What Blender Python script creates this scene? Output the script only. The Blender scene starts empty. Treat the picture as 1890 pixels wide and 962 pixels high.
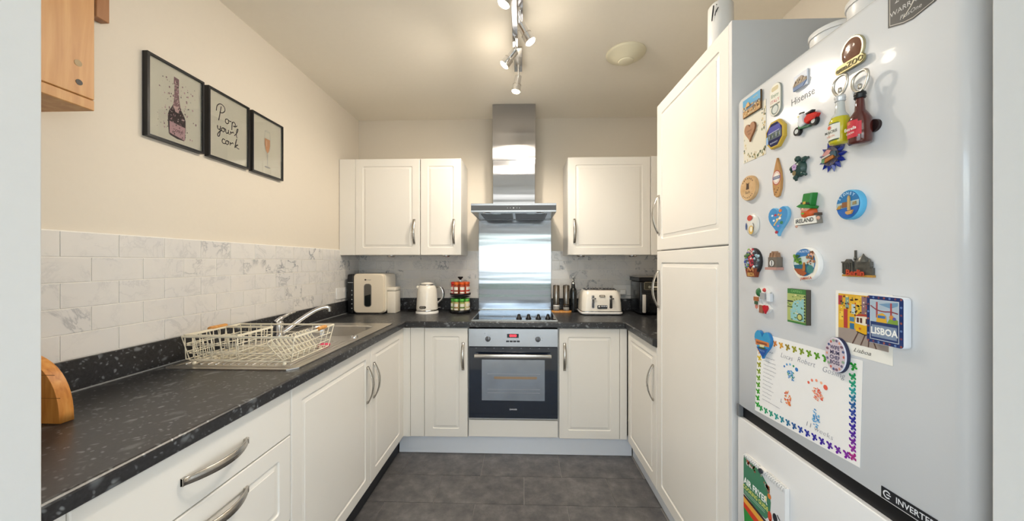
import bpy, bmesh, math, random
from mathutils import Vector, Matrix
random.seed(7)
C = bpy.context.scene.collection
PI = math.pi

# ------------------------------------------------------------------ camera
cam_data = bpy.data.cameras.new('camera')
cam = bpy.data.objects.new('camera', cam_data); C.objects.link(cam)
cam.location = (0, 0, 1.305); cam.rotation_euler = (PI/2, 0, 0.0318)
cam_data.sensor_width = 36.0; cam_data.lens = 653.1*36/1890
cam_data.shift_x = 0.0008; cam_data.shift_y = 0.0019
cam_data.clip_start = 0.02; cam_data.clip_end = 200
bpy.context.scene.camera = cam

# ------------------------------------------------------------------ world, daylight, fill lamps, exposure
vs = bpy.context.scene.view_settings
bpy.context.scene.display_settings.display_device = 'sRGB'
vs.view_transform = 'Standard'; vs.look = 'None'; vs.gamma = 1.0; vs.use_curve_mapping = False
vs.exposure = 0.95
w = bpy.data.worlds.new('sky'); bpy.context.scene.world = w; w.use_nodes = True
wn = w.node_tree.nodes; bg = wn['Background']
sky = wn.new('ShaderNodeTexSky'); sky.sky_type = 'NISHITA'; sky.sun_disc = False
sky.sun_elevation = math.radians(40); sky.sun_rotation = math.radians(90)
w.node_tree.links.new(sky.outputs[0], bg.inputs[0]); bg.inputs[1].default_value = 0.35

def area(name, loc, rot, sx, sy, power, col):
    l = bpy.data.lights.new(name, 'AREA'); l.shape = 'RECTANGLE'; l.size = sx; l.size_y = sy
    l.energy = power; l.color = col
    o = bpy.data.objects.new(name, l); o.location = loc; o.rotation_euler = rot; C.objects.link(o); return o
DAY = (0.80, 0.90, 1.0)
area('window_daylight', (0.0, -4.02, 1.30), (PI/2, 0, 0), 4.5, 1.05, 24, DAY)
area('side_fill', (-2.56, -1.7, 1.35), (0, -PI/2, 0), 1.5, 2.6, 20, DAY)  # added fill lamp on the left, not a known window
area('side_fill', (2.56, -1.7, 1.35), (0, PI/2, 0), 1.5, 2.6, 20, DAY)  # matching fill lamp added on the right
area('dining_overhead_fill', (0.0, -2.2, 2.46), (0, 0, 0), 2.4, 2.4, 16, (1.0, 0.96, 0.9))  # broad unseen fill lamp added overhead, without a fitting

# ------------------------------------------------------------------ helpers
def lin(c):
    return tuple((v/12.92 if v <= 0.04045 else ((v+0.055)/1.055)**2.4) for v in c)
def hexc(h):
    h = h.lstrip('#'); return lin(tuple(int(h[i:i+2], 16)/255 for i in (0, 2, 4))) + (1.0,)
MATS = {}
def mat(name, col, rough=0.5, metal=0.0, var=0.04, vscale=30.0, bump=0.0, emit=None, estr=1.0, trans=0.0, coat=0.0, ior=1.45, alpha=1.0):
    """procedural principled material: base colour with a little noise variation and fine relief"""
    if name in MATS: return MATS[name]
    m = bpy.data.materials.new(name); m.use_nodes = True; nt = m.node_tree; N = nt.nodes; L = nt.links
    b = N['Principled BSDF']; c = hexc(col)
    b.inputs['Roughness'].default_value = rough; b.inputs['Metallic'].default_value = metal
    b.inputs['IOR'].default_value = ior
    b.inputs['Transmission Weight'].default_value = trans; b.inputs['Coat Weight'].default_value = coat
    b.inputs['Alpha'].default_value = alpha
    tc = N.new('ShaderNodeTexCoord'); no = N.new('ShaderNodeTexNoise'); no.inputs['Scale'].default_value = vscale
    no.inputs['Detail'].default_value = 3
    L.new(tc.outputs['Object'], no.inputs['Vector'])
    if emit is None:
        mx = N.new('ShaderNodeMix'); mx.data_type = 'RGBA'
        mx.inputs[6].default_value = tuple(v*(1-var) for v in c[:3])+(1,)
        mx.inputs[7].default_value = tuple(min(1, v*(1+var)) for v in c[:3])+(1,)
        L.new(no.outputs[0], mx.inputs[0]); L.new(mx.outputs[2], b.inputs['Base Color'])
    else:
        b.inputs['Base Color'].default_value = c
        b.inputs['Emission Color'].default_value = hexc(emit); b.inputs['Emission Strength'].default_value = estr
    if bump > 0:
        bp = N.new('ShaderNodeBump'); bp.inputs['Strength'].default_value = bump; bp.inputs['Distance'].default_value = 0.002
        L.new(no.outputs[0], bp.inputs['Height']); L.new(bp.outputs[0], b.inputs['Normal'])
    MATS[name] = m; return m
def ink(h, rough=0.45):
    return mat('ink_'+h.lstrip('#'), h, rough, var=0.0)

class MB:
    """collects shapes and links them as ONE mesh object"""
    def __init__(s): s.v = []; s.f = []; s.mi = []; s.sm = []; s.M = Matrix(); s.mats = []
    def mid(s, m):
        if m not in s.mats: s.mats.append(m)
        return s.mats.index(m)
    def add(s, vs_, fs, m, smooth=False):
        o = len(s.v); k = s.mid(m)
        s.v += [s.M @ Vector(p) for p in vs_]
        for f in fs: s.f.append(tuple(i+o for i in f)); s.mi.append(k); s.sm.append(smooth)
        return s
    def box(s, x0, x1, y0, y1, z0, z1, m, bev=0.0, seg=2):
        if x1 < x0: x0, x1 = x1, x0
        if y1 < y0: y0, y1 = y1, y0
        if z1 < z0: z0, z1 = z1, z0
        if bev <= 0:
            v = [(x, y, z) for z in (z0, z1) for y in (y0, y1) for x in (x0, x1)]
            return s.add(v, [(0,2,3,1),(4,5,7,6),(0,1,5,4),(2,6,7,3),(0,4,6,2),(1,3,7,5)], m)
        bm = bmesh.new(); bmesh.ops.create_cube(bm, size=1.0)
        for q in bm.verts:
            q.co = Vector(((x0+x1)/2+q.co.x*(x1-x0), (y0+y1)/2+q.co.y*(y1-y0), (z0+z1)/2+q.co.z*(z1-z0)))
        bmesh.ops.bevel(bm, geom=list(bm.edges)+list(bm.verts), offset=bev, segments=seg, affect='EDGES', profile=0.5)
        bm.verts.index_update(); r = s.add([tuple(q.co) for q in bm.verts], [tuple(q.index for q in f.verts) for f in bm.faces], m, seg > 1)
        bm.free(); return r
    def cyl(s, p0, p1, r0, m, r1=None, n=16, caps=True):
        r1 = r0 if r1 is None else r1
        p0 = Vector(p0); p1 = Vector(p1); d = (p1-p0).normalized()
        a = d.orthogonal().normalized(); b = d.cross(a)
        v = []
        for p, r in ((p0, r0), (p1, r1)):
            for i in range(n):
                t = 2*PI*i/n; v.append(p+a*(r*math.cos(t))+b*(r*math.sin(t)))
        s.add(v, [(i, (i+1) % n, n+(i+1) % n, n+i) for i in range(n)], m, True)
        if caps:
            s.add(v[:n], [tuple(range(n))[::-1]], m); s.add(v[n:], [tuple(range(n))], m)
        return s
    def lathe(s, prof, m, c=(0, 0, 0), n=24, ax='Z', sx=1, sy=1):
        v = []
        for r, z in prof:
            for i in range(n):
                t = 2*PI*i/n; x, y = r*math.cos(t)*sx, r*math.sin(t)*sy
                p = (x, y, z) if ax == 'Z' else ((z, x, y) if ax == 'X' else (y, z, x))
                v.append((p[0]+c[0], p[1]+c[1], p[2]+c[2]))
        f = []
        for k in range(len(prof)-1):
            for i in range(n):
                j = (i+1) % n; f.append((k*n+i, k*n+j, (k+1)*n+j, (k+1)*n+i))
        s.add(v, f, m, True)
        for k, (r, z) in ((0, prof[0]), (len(prof)-1, prof[-1])):
            if r > 1e-6:
                q = tuple(range(k*n, k*n+n)); s.add(v[k*n:k*n+n], [tuple(range(n)) if k else tuple(range(n))[::-1]], m)
        return s
    def tube(s, pts, r, m, n=8, closed=False, sub=0):
        P = [Vector(p) for p in pts]
        if sub: P = spline(P, sub, closed)
        N = len(P); rings = []; up = None
        for i in range(N):
            if closed: d = P[(i+1) % N]-P[i-1]
            else: d = P[min(i+1, N-1)]-P[max(i-1, 0)]
            d.normalize()
            if up is None: up = d.orthogonal().normalized()
            a = (up-d*up.dot(d)); a = a.normalized() if a.length > 1e-6 else d.orthogonal().normalized()
            up = a; b = d.cross(a); rr = r[i*len(r)//N] if isinstance(r, (list, tuple)) else r
            rings.append([P[i]+a*rr*math.cos(2*PI*k/n)+b*rr*math.sin(2*PI*k/n) for k in range(n)])
        v = [p for q in rings for p in q]; f = []
        for i in range(N if closed else N-1):
            j = (i+1) % N
            for k in range(n): f.append((i*n+k, i*n+(k+1) % n, j*n+(k+1) % n, j*n+k))
        if not closed: f += [tuple(range(n))[::-1], tuple((N-1)*n+k for k in range(n))]
        return s.add(v, f, m, True)
    def prism(s, poly, z0, z1, m, ms=None, bev=0.0):
        n = len(poly); A = sum(poly[i][0]*poly[(i+1) % n][1]-poly[(i+1) % n][0]*poly[i][1] for i in range(n))
        if A < 0: poly = poly[::-1]
        cx = sum(p[0] for p in poly)/n; cy = sum(p[1] for p in poly)/n
        ms = ms or m
        if z1 <= z0+1e-9:
            return s.add([(x, y, z0) for x, y in poly], [tuple(range(n))], m)
        if bev > 0:
            R = max(max(abs(p[0]-cx), abs(p[1]-cy)) for p in poly); k = 1-bev/R
            v = [(x, y, z0) for x, y in poly]+[(x, y, z1-bev) for x, y in poly]+[(cx+(x-cx)*k, cy+(y-cy)*k, z1) for x, y in poly]
            s.add(v, [(i, (i+1) % n, n+(i+1) % n, n+i) for i in range(n)]+[(n+i, n+(i+1) % n, 2*n+(i+1) % n, 2*n+i) for i in range(n)], ms, n > 10)
            s.add(v[2*n:], [tuple(range(n))], m); return s.add(v[:n], [tuple(range(n))[::-1]], ms)
        v = [(x, y, z0) for x, y in poly]+[(x, y, z1) for x, y in poly]
        s.add(v, [(i, (i+1) % n, n+(i+1) % n, n+i) for i in range(n)]+[tuple(range(n))[::-1]], ms)
        return s.add(v[n:], [tuple(range(n))], m)
    def rect(s, x0, x1, y0, y1, z, m): return s.add([(x0,y0,z),(x1,y0,z),(x1,y1,z),(x0,y1,z)], [(0,1,2,3)], m)
    def disc(s, x, y, rx, z, m, ry=None, n=20, a0=0, a1=2*PI):
        ry = ry or rx; k = n if a1-a0 >= 2*PI-1e-6 else n+1
        p = [(x+rx*math.cos(a0+(a1-a0)*i/n), y+ry*math.sin(a0+(a1-a0)*i/n), z) for i in range(k)]
        return s.add(p, [tuple(range(len(p)))], m)
    def stroke(s, pts, wd, z, m, sub=5):
        P = spline([Vector((p[0], p[1], 0)) for p in pts], sub, False) if len(pts) > 2 and sub else [Vector((p[0], p[1], 0)) for p in pts]
        v = []
        for i, p in enumerate(P):
            d = (P[min(i+1, len(P)-1)]-P[max(i-1, 0)]); d = d.normalized() if d.length > 1e-9 else Vector((1, 0, 0))
            q = Vector((-d.y, d.x, 0))*wd/2; v += [(p.x+q.x, p.y+q.y, z), (p.x-q.x, p.y-q.y, z)]
        return s.add(v, [(2*i+1, 2*i+3, 2*i+2, 2*i) for i in range(len(P)-1)], m)
    def text(s, body, size, x, y, z, m, align='CENTER', shear=0.0, sx=1.0, rot=0.0, bold=0.0, ext=0.0):
        cu = bpy.data.curves.new('t', 'FONT'); cu.body = body; cu.size = size; cu.align_x = align; cu.align_y = 'CENTER'
        cu.shear = shear; cu.resolution_u = 2; cu.offset = bold; cu.extrude = ext
        o = bpy.data.objects.new('t', cu); C.objects.link(o)
        me = bpy.data.meshes.new_from_object(o.evaluated_get(bpy.context.evaluated_depsgraph_get()))
        cr, sr = math.cos(rot), math.sin(rot)
        vv = [(x+(q.co.x*sx)*cr-q.co.y*sr, y+(q.co.x*sx)*sr+q.co.y*cr, z+q.co.z+ext) for q in me.vertices]
        s.add(vv, [tuple(p.vertices) for p in me.polygons], m)
        bpy.data.objects.remove(o); bpy.data.curves.remove(cu); bpy.data.meshes.remove(me); return s
    def build(s, name, parent=None, loc=None):
        if parent is not None:
            off = Vector((0, 0, 0)); q = parent
            while q: off += q.location; q = q.parent
        elif loc is not None: off = Vector(loc)
        else:
            xs = [p.x for p in s.v]; ys = [p.y for p in s.v]; zs = [p.z for p in s.v]
            off = Vector(((min(xs)+max(xs))/2, (min(ys)+max(ys))/2, min(zs)))
        me = bpy.data.meshes.new(name); me.from_pydata([p-off for p in s.v], [], s.f)
        for m in s.mats: me.materials.append(m)
        me.polygons.foreach_set('material_index', s.mi); me.polygons.foreach_set('use_smooth', s.sm)
        me.validate(); me.update()
        o = bpy.data.objects.new(name, me); C.objects.link(o)
        if parent is not None: o.parent = parent
        else: o.location = off
        return o
def spline(P, sub, closed=False):
    out = []; n = len(P)
    for i in range(n if closed else n-1):
        a = P[(i-1) % n] if closed or i > 0 else P[0]*2-P[1]
        b = P[i]; c = P[(i+1) % n]
        d = P[(i+2) % n] if closed or i < n-2 else P[-1]*2-P[-2]
        for k in range(sub):
            t = k/sub
            out.append(0.5*((2*b)+(c-a)*t+(2*a-5*b+4*c-d)*t*t+(3*b-a-3*c+d)*t**3))
    if not closed: out.append(P[-1].copy())
    return out
def tag(o, label=None, cat=None, group=None, kind=None):
    if label: o['label'] = label
    if cat: o['category'] = cat
    if group: o['group'] = group
    if kind: o['kind'] = kind
    return o
def thing(name, loc, label, cat, group=None):
    o = bpy.data.objects.new(name, None); C.objects.link(o); o.location = loc; o.empty_display_size = 0.05
    return tag(o, label, cat, group)
def struct(b, name, parent=None):
    return tag(b.build(name, parent), kind='structure' if parent is None else None)
def copy_tree(o, parent=None):
    c = o.copy(); C.objects.link(c); c.parent = parent
    for ch in list(o.children): copy_tree(ch, c)
    return c
def lab(o, l): o['label'] = l; return o
# local frames seen face-on: u to the right, v up, w towards the viewer
def frame(side, x, y, z):
    ax = {'back': ((1,0,0),(0,0,1),(0,-1,0)), 'left': ((0,1,0),(0,0,1),(1,0,0)), 'right': ((0,-1,0),(0,0,1),(-1,0,0)), 'top': ((1,0,0),(0,1,0),(0,0,1))}[side]
    M = Matrix.Identity(4)
    for j in range(3):
        for i in range(3): M[i][j] = ax[j][i]
    M[0][3], M[1][3], M[2][3] = x, y, z
    return M
def FB(M):
    b = MB(); b.M = M; return b
def rrect(x0, x1, y0, y1, r, n=4):
    p = []
    for cx, cy, a in ((x1-r, y1-r, 0), (x0+r, y1-r, PI/2), (x0+r, y0+r, PI), (x1-r, y0+r, 1.5*PI)):
        for i in range(n+1):
            t = a+PI/2*i/n; p.append((cx+r*math.cos(t), cy+r*math.sin(t)))
    return p
def ellipse(cx, cy, rx, ry=None, n=24):
    ry = ry or rx; return [(cx+rx*math.cos(2*PI*i/n), cy+ry*math.sin(2*PI*i/n)) for i in range(n)]
def heart(cx, cy, w_, h_, n=28):
    p = []
    for i in range(n):
        t = 2*PI*i/n; x = 16*math.sin(t)**3; y = 13*math.cos(t)-5*math.cos(2*t)-2*math.cos(3*t)-math.cos(4*t)
        p.append((cx+x/32*w_, cy+(y+2.5)/29*h_))
    return p

# ------------------------------------------------------------------ special materials
def new(name):
    m = bpy.data.materials.new(name); m.use_nodes = True; return m, m.node_tree.nodes, m.node_tree.links, m.node_tree.nodes['Principled BSDF']
def ramp(N, stops):
    r = N.new('ShaderNodeValToRGB'); e = r.color_ramp.elements
    while len(e) < len(stops): e.new(0.5)
    for i, (p, c) in enumerate(stops): e[i].position = p; e[i].color = hexc(c) if isinstance(c, str) else (c, c, c, 1)
    return r
def m_marble():
    m, N, L, b = new('marble_tile')
    tc = N.new('ShaderNodeTexCoord'); oi = N.new('ShaderNodeObjectInfo')
    mul = N.new('ShaderNodeVectorMath'); mul.operation = 'SCALE'; mul.inputs[3].default_value = 37.0
    cmb = N.new('ShaderNodeCombineXYZ')
    for k in range(3): L.new(oi.outputs['Random'], cmb.inputs[k])
    L.new(cmb.outputs[0], mul.inputs[0])
    add = N.new('ShaderNodeVectorMath'); add.operation = 'ADD'
    L.new(tc.outputs['Object'], add.inputs[0]); L.new(mul.outputs[0], add.inputs[1])
    n1 = N.new('ShaderNodeTexNoise'); n1.inputs['Scale'].default_value = 10; n1.inputs['Detail'].default_value = 7; n1.inputs['Roughness'].default_value = 0.62; n1.inputs['Distortion'].default_value = 0.6
    L.new(add.outputs[0], n1.inputs['Vector'])
    r1 = ramp(N, [(0.0, 0.0), (0.462, 0.0), (0.490, 1.0), (0.506, 0.45), (0.54, 0.0)]); L.new(n1.outputs[0], r1.inputs[0])
    n2 = N.new('ShaderNodeTexNoise'); n2.inputs['Scale'].default_value = 6; L.new(add.outputs[0], n2.inputs['Vector'])
    r2 = ramp(N, [(0.38, 0.0), (0.56, 1.0)]); L.new(n2.outputs[0], r2.inputs[0])
    wv = N.new('ShaderNodeMath'); wv.operation = 'FRACT'; m9 = N.new('ShaderNodeMath'); m9.operation = 'MULTIPLY'; m9.inputs[1].default_value = 9.7
    L.new(oi.outputs['Random'], m9.inputs[0]); L.new(m9.outputs[0], wv.inputs[0])
    rv = ramp(N, [(0.0, 0.12), (0.6, 0.22), (0.78, 0.8), (1.0, 1.0)]); L.new(wv.outputs[0], rv.inputs[0])
    a = N.new('ShaderNodeMath'); a.operation = 'MULTIPLY'; L.new(r1.outputs[0], a.inputs[0]); L.new(r2.outputs[0], a.inputs[1])
    a2 = N.new('ShaderNodeMath'); a2.operation = 'MULTIPLY'; L.new(a.outputs[0], a2.inputs[0]); L.new(rv.outputs[0], a2.inputs[1])
    c1 = N.new('ShaderNodeMix'); c1.data_type = 'RGBA'; c1.inputs[6].default_value = hexc('e7e2da'); c1.inputs[7].default_value = hexc('d6d5d5'); L.new(n2.outputs[0], c1.inputs[0])
    c2 = N.new('ShaderNodeMix'); c2.data_type = 'RGBA'; c2.inputs[7].default_value = hexc('6f757f'); L.new(c1.outputs[2], c2.inputs[6]); L.new(a2.outputs[0], c2.inputs[0])
    L.new(c2.outputs[2], b.inputs['Base Color']); b.inputs['Roughness'].default_value = 0.13
    bp = N.new('ShaderNodeBump'); bp.inputs['Strength'].default_value = 0.22; bp.inputs['Distance'].default_value = 0.004
    n3 = N.new('ShaderNodeTexNoise'); n3.inputs['Scale'].default_value = 22; n3.inputs['Detail'].default_value = 1; L.new(add.outputs[0], n3.inputs['Vector'])
    L.new(n3.outputs[0], bp.inputs['Height']); L.new(bp.outputs[0], b.inputs['Normal'])
    return m
def m_granite():
    m, N, L, b = new('dark_granite_laminate')
    tc = N.new('ShaderNodeTexCoord'); mp = N.new('ShaderNodeMapping'); mp.inputs['Scale'].default_value = (1.0, 1.0, 1.0); mp.inputs['Rotation'].default_value = (0.2, 0.3, 0.6)
    L.new(tc.outputs['Object'], mp.inputs[0])
    nd = N.new('ShaderNodeTexNoise'); nd.inputs['Scale'].default_value = 18; L.new(mp.outputs[0], nd.inputs['Vector'])
    ad = N.new('ShaderNodeVectorMath'); ad.operation = 'MULTIPLY_ADD'; ad.inputs[1].default_value = (0.05, 0.05, 0.05); L.new(nd.outputs['Color'], ad.inputs[0]); L.new(mp.outputs[0], ad.inputs[2])
    def flecks(scale, stretch, lo, hi):
        q = N.new('ShaderNodeMapping'); q.inputs['Scale'].default_value = stretch; L.new(ad.outputs[0], q.inputs[0])
        vo = N.new('ShaderNodeTexVoronoi'); vo.inputs['Scale'].default_value = scale; L.new(q.outputs[0], vo.inputs['Vector'])
        r = ramp(N, [(0.0, 1.0), (lo, 0.8), (hi, 0.0)]); L.new(vo.outputs['Distance'], r.inputs[0])
        sp = N.new('ShaderNodeSeparateColor'); L.new(vo.outputs['Color'], sp.inputs[0])
        g = ramp(N, [(0.50, 0.0), (0.9, 1.0)]); L.new(sp.outputs[0], g.inputs[0])
        x = N.new('ShaderNodeMath'); x.operation = 'MULTIPLY'; L.new(r.outputs[0], x.inputs[0]); L.new(g.outputs[0], x.inputs[1]); return x
    f1 = flecks(30, (1.0, 0.5, 1.0), 0.16, 0.36); f2 = flecks(95, (0.55, 1.0, 1.0), 0.2, 0.45)
    mxx = N.new('ShaderNodeMath'); mxx.operation = 'MAXIMUM'; L.new(f1.outputs[0], mxx.inputs[0]); L.new(f2.outputs[0], mxx.inputs[1])
    n4 = N.new('ShaderNodeTexNoise'); n4.inputs['Scale'].default_value = 160; L.new(tc.outputs['Object'], n4.inputs['Vector'])
    base = N.new('ShaderNodeMix'); base.data_type = 'RGBA'; base.inputs[6].default_value = hexc('131314'); base.inputs[7].default_value = hexc('37373a'); L.new(n4.outputs[0], base.inputs[0])
    c = N.new('ShaderNodeMix'); c.data_type = 'RGBA'; c.inputs[7].default_value = hexc('8b9093')
    sc = N.new('ShaderNodeMath'); sc.operation = 'MULTIPLY'; sc.inputs[1].default_value = 0.8; L.new(mxx.outputs[0], sc.inputs[0])
    L.new(base.outputs[2], c.inputs[6]); L.new(sc.outputs[0], c.inputs[0]); L.new(c.outputs[2], b.inputs['Base Color'])
    b.inputs['Roughness'].default_value = 0.32
    return m
def m_floor():
    m, N, L, b = new('slate_vinyl_tile')
    tc = N.new('ShaderNodeTexCoord'); oi = N.new('ShaderNodeObjectInfo')
    ad = N.new('ShaderNodeVectorMath'); ad.operation = 'MULTIPLY_ADD'; ad.inputs[1].default_value = (11, 17, 5)
    cmb = N.new('ShaderNodeCombineXYZ')
    for k in range(3): L.new(oi.outputs['Random'], cmb.inputs[k])
    L.new(cmb.outputs[0], ad.inputs[0]); L.new(tc.outputs['Object'], ad.inputs[2])
    n = N.new('ShaderNodeTexNoise'); n.inputs['Scale'].default_value = 14; n.inputs['Detail'].default_value = 9; n.inputs['Roughness'].default_value = 0.68; L.new(ad.outputs[0], n.inputs['Vector'])
    r = ramp(N, [(0.28, '49494b'), (0.5, '615f5f'), (0.72, '7b7877')]); L.new(n.outputs[0], r.inputs[0]); L.new(r.outputs[0], b.inputs['Base Color'])
    b.inputs['Roughness'].default_value = 0.42
    bp = N.new('ShaderNodeBump'); bp.inputs['Strength'].default_value = 0.25; bp.inputs['Distance'].default_value = 0.001; L.new(n.outputs[0], bp.inputs['Height']); L.new(bp.outputs[0], b.inputs['Normal'])
    return m
def m_brushed(name, col, rough, sc=(900, 900, 3), strength=0.25, dist=0.0006, aniso=0.0, wave=0.0):
    m, N, L, b = new(name)
    if aniso:
        b.inputs['Anisotropic'].default_value = aniso; tg = N.new('ShaderNodeTangent'); tg.direction_type = 'RADIAL'; tg.axis = 'Z'
        L.new(tg.outputs[0], b.inputs['Tangent'])
    tc = N.new('ShaderNodeTexCoord'); mp = N.new('ShaderNodeMapping'); mp.inputs['Scale'].default_value = sc; L.new(tc.outputs['Object'], mp.inputs[0])
    n = N.new('ShaderNodeTexNoise'); n.inputs['Scale'].default_value = 1.0; n.inputs['Detail'].default_value = 2; L.new(mp.outputs[0], n.inputs['Vector'])
    n2 = N.new('ShaderNodeTexNoise'); n2.inputs['Scale'].default_value = 4.0; n2.inputs['Detail'].default_value = 4; L.new(tc.outputs['Object'], n2.inputs['Vector'])
    mr = N.new('ShaderNodeMapRange'); mr.inputs[3].default_value = rough*0.8; mr.inputs[4].default_value = rough*1.3; L.new(n2.outputs[0], mr.inputs[0]); L.new(mr.outputs[0], b.inputs['Roughness'])
    b.inputs['Metallic'].default_value = 1.0; b.inputs['Base Color'].default_value = hexc(col)
    bp = N.new('ShaderNodeBump'); bp.inputs['Strength'].default_value = strength; bp.inputs['Distance'].default_value = dist
    L.new(n.outputs[0], bp.inputs['Height']); L.new(bp.outputs[0], b.inputs['Normal'])
    if wave:                                        # sheet steel is never quite flat: shallow horizontal waves
        m2 = N.new('ShaderNodeMapping'); m2.inputs['Scale'].default_value = (0.6, 0.6, 11); L.new(tc.outputs['Object'], m2.inputs[0])
        n5 = N.new('ShaderNodeTexNoise'); n5.inputs['Scale'].default_value = 1.0; n5.inputs['Detail'].default_value = 1.5; L.new(m2.outputs[0], n5.inputs['Vector'])
        b2 = N.new('ShaderNodeBump'); b2.inputs['Strength'].default_value = 1.0; b2.inputs['Distance'].default_value = wave
        L.new(n5.outputs[0], b2.inputs['Height']); L.new(b2.outputs[0], bp.inputs['Normal'])
    return m
def m_wood(name, c0, c1, c2, sc=(1, 1, 1), rough=0.45, scale=5.0):
    m, N, L, b = new(name)
    tc = N.new('ShaderNodeTexCoord'); mp = N.new('ShaderNodeMapping'); mp.inputs['Scale'].default_value = sc; L.new(tc.outputs['Object'], mp.inputs[0])
    n = N.new('ShaderNodeTexNoise'); n.inputs['Scale'].default_value = scale; n.inputs['Detail'].default_value = 5; n.inputs['Distortion'].default_value = 0.8; L.new(mp.outputs[0], n.inputs['Vector'])
    r = ramp(N, [(0.3, c0), (0.5, c1), (0.72, c2)]); L.new(n.outputs[0], r.inputs[0]); L.new(r.outputs[0], b.inputs['Base Color']); b.inputs['Roughness'].default_value = rough
    return m
MARBLE = m_marble(); GRANITE = m_granite(); SLATE = m_floor()
STEEL = m_brushed('brushed_steel_vertical_grain', 'aaabaf', 0.15, (60, 60, 2), 0.12, 0.0005, 0.97, 0.0022)
STEELH = m_brushed('brushed_steel_horizontal_grain', 'b4b7bc', 0.24, (3, 3, 600), 0.3)
SATIN = m_brushed('satin_nickel', 'c6c2bb', 0.25, (40, 40, 40), 0.1)
SINKST = m_brushed('sink_steel', 'd2cec8', 0.34, (200, 6, 200), 0.15)
CHROME = mat('chrome', 'd8d8da', 0.08, 1.0)
WALL = mat('cream_emulsion', 'ddd4c5', 0.8, var=0.015, vscale=60, bump=0.12)
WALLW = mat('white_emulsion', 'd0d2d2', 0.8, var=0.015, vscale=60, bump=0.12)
CEIL = mat('ceiling_emulsion', 'f5eee0', 0.85, var=0.015, vscale=40, bump=0.1)
GROUT = mat('pale_grout', 'f0ece4', 0.8, var=0.06, vscale=300)
FGROUT = mat('floor_joint', 'a29e99', 0.8, var=0.08, vscale=200)
DOOR = mat('cream_foil', 'ebe7df', 0.33, var=0.012, vscale=9)
CARC = mat('white_carcass', 'e6e4df', 0.45, var=0.01)
PLINTH = mat('white_plinth', 'eceff4', 0.3, var=0.01)
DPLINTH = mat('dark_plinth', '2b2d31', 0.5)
FRIDGE = mat('white_enamel', 'dcddde', 0.22, var=0.01, vscale=14, coat=0.3)
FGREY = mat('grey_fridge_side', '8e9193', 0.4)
BLACK = mat('black_plastic', '101114', 0.35, var=0.1)
BLACKG = mat('black_glass', '0a0c10', 0.04, var=0.0, coat=0.5)
DGREY = mat('dark_grey_plastic', '33353a', 0.45)
CREAM = mat('cream_enamel', 'ebe3d4', 0.3, var=0.015, coat=0.3)
WHITE = mat('white_plastic', 'eceae6', 0.35, var=0.01)
PAPER = mat('white_paper', 'e9e8e6', 0.6, var=0.01)
PINE = m_wood('pine_along_height', 'b37d45', 'c08c52', 'cd9d64', (7, 7, 0.6))
BEECH = m_wood('beech', 'b9782f', 'cf9147', 'dba35c', (12, 12, 2))
WIREM = mat('cream_coated_wire', 'f0e8d2', 0.4, var=0.02)
def glass_mat(name, col, rough=0.02, a=1.0):
    return mat(name, col, rough, trans=a, var=0.0)
# ================================================================== THE ROOM
XL, XR, YB, YF, HC = -1.379, 1.267, 2.937, 0.50, 2.498
fl = MB(); fl.box(-1.4, 1.3, 0.40, 3.05, -0.08, -0.004, FGROUT); floor = struct(fl, 'floor')
b = MB(); b.box(-2.6, 2.6, -4.2, 0.3995, -0.08, 0.0, mat('pale_carpet', 'cdc8c0', 0.95, var=0.06, vscale=300, bump=0.4)); struct(b, 'floor_dining')
def tile_mesh(lx, ly, lz, m, bev, name):
    b = MB(); b.box(-lx/2, lx/2, -ly/2, ly/2, -lz/2, lz/2, m, bev, 1)
    o = b.build(name, loc=(0, 0, 0)); me = o.data; bpy.data.objects.remove(o); return me
cache = {}
def put_tile(parent, name, x, y, z, sx, sy, sz, m, bev):
    k = (name, round(sx, 3), round(sy, 3), round(sz, 3))
    if k not in cache: cache[k] = tile_mesh(sx, sy, sz, m, bev, name)
    o = bpy.data.objects.new(name, cache[k]); C.objects.link(o); o.parent = parent
    o.location = Vector((x, y, z))-parent.location; return o
TL = 0.4945
for r in range(9):                                  # slate-look floor tiles, half-bond
    y1 = 2.407-r*0.25; y0 = max(y1-0.25, 0.402)
    if r == 0: y1 = 2.41
    ph = -0.256 if r % 2 == 0 else 0.009
    k = -3
    while True:
        a = ph+k*TL; e = a+TL; k += 1
        if a > 0.95: break
        a2 = max(a, -0.87); e2 = min(e, 0.76)
        if e2-a2 < 0.03: continue
        put_tile(floor, 'tile', (a2+e2)/2, (y0+y1)/2, -0.002, e2-a2-0.0025, y1-y0-0.0025, 0.004, SLATE, 0.0006)
b = MB(); b.box(-2.7, 2.7, -4.3, 3.05, HC, HC+0.1, CEIL); struct(b, 'ceiling')
b = MB(); b.box(XL-0.12, XL, YF, YB+0.1, 0, HC, WALL); wl = struct(b, 'wall_left')
b = MB(); b.box(XL, XR, YB, YB+0.1, 0, HC, WALL); wb = struct(b, 'wall_back')
b = MB(); b.box(XR, XR+0.12, YF, YB+0.1, 0, HC, WALL); struct(b, 'wall_right')
b = MB(); b.box(-2.6, -0.707, 0.38, YF, 0, HC, WALLW, 0.003, 1); struct(b, 'wall_front')
b = MB(); b.box(0.634, 2.6, 0.38, YF, 0, HC, WALLW, 0.003, 1); struct(b, 'wall_front_right')
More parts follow.
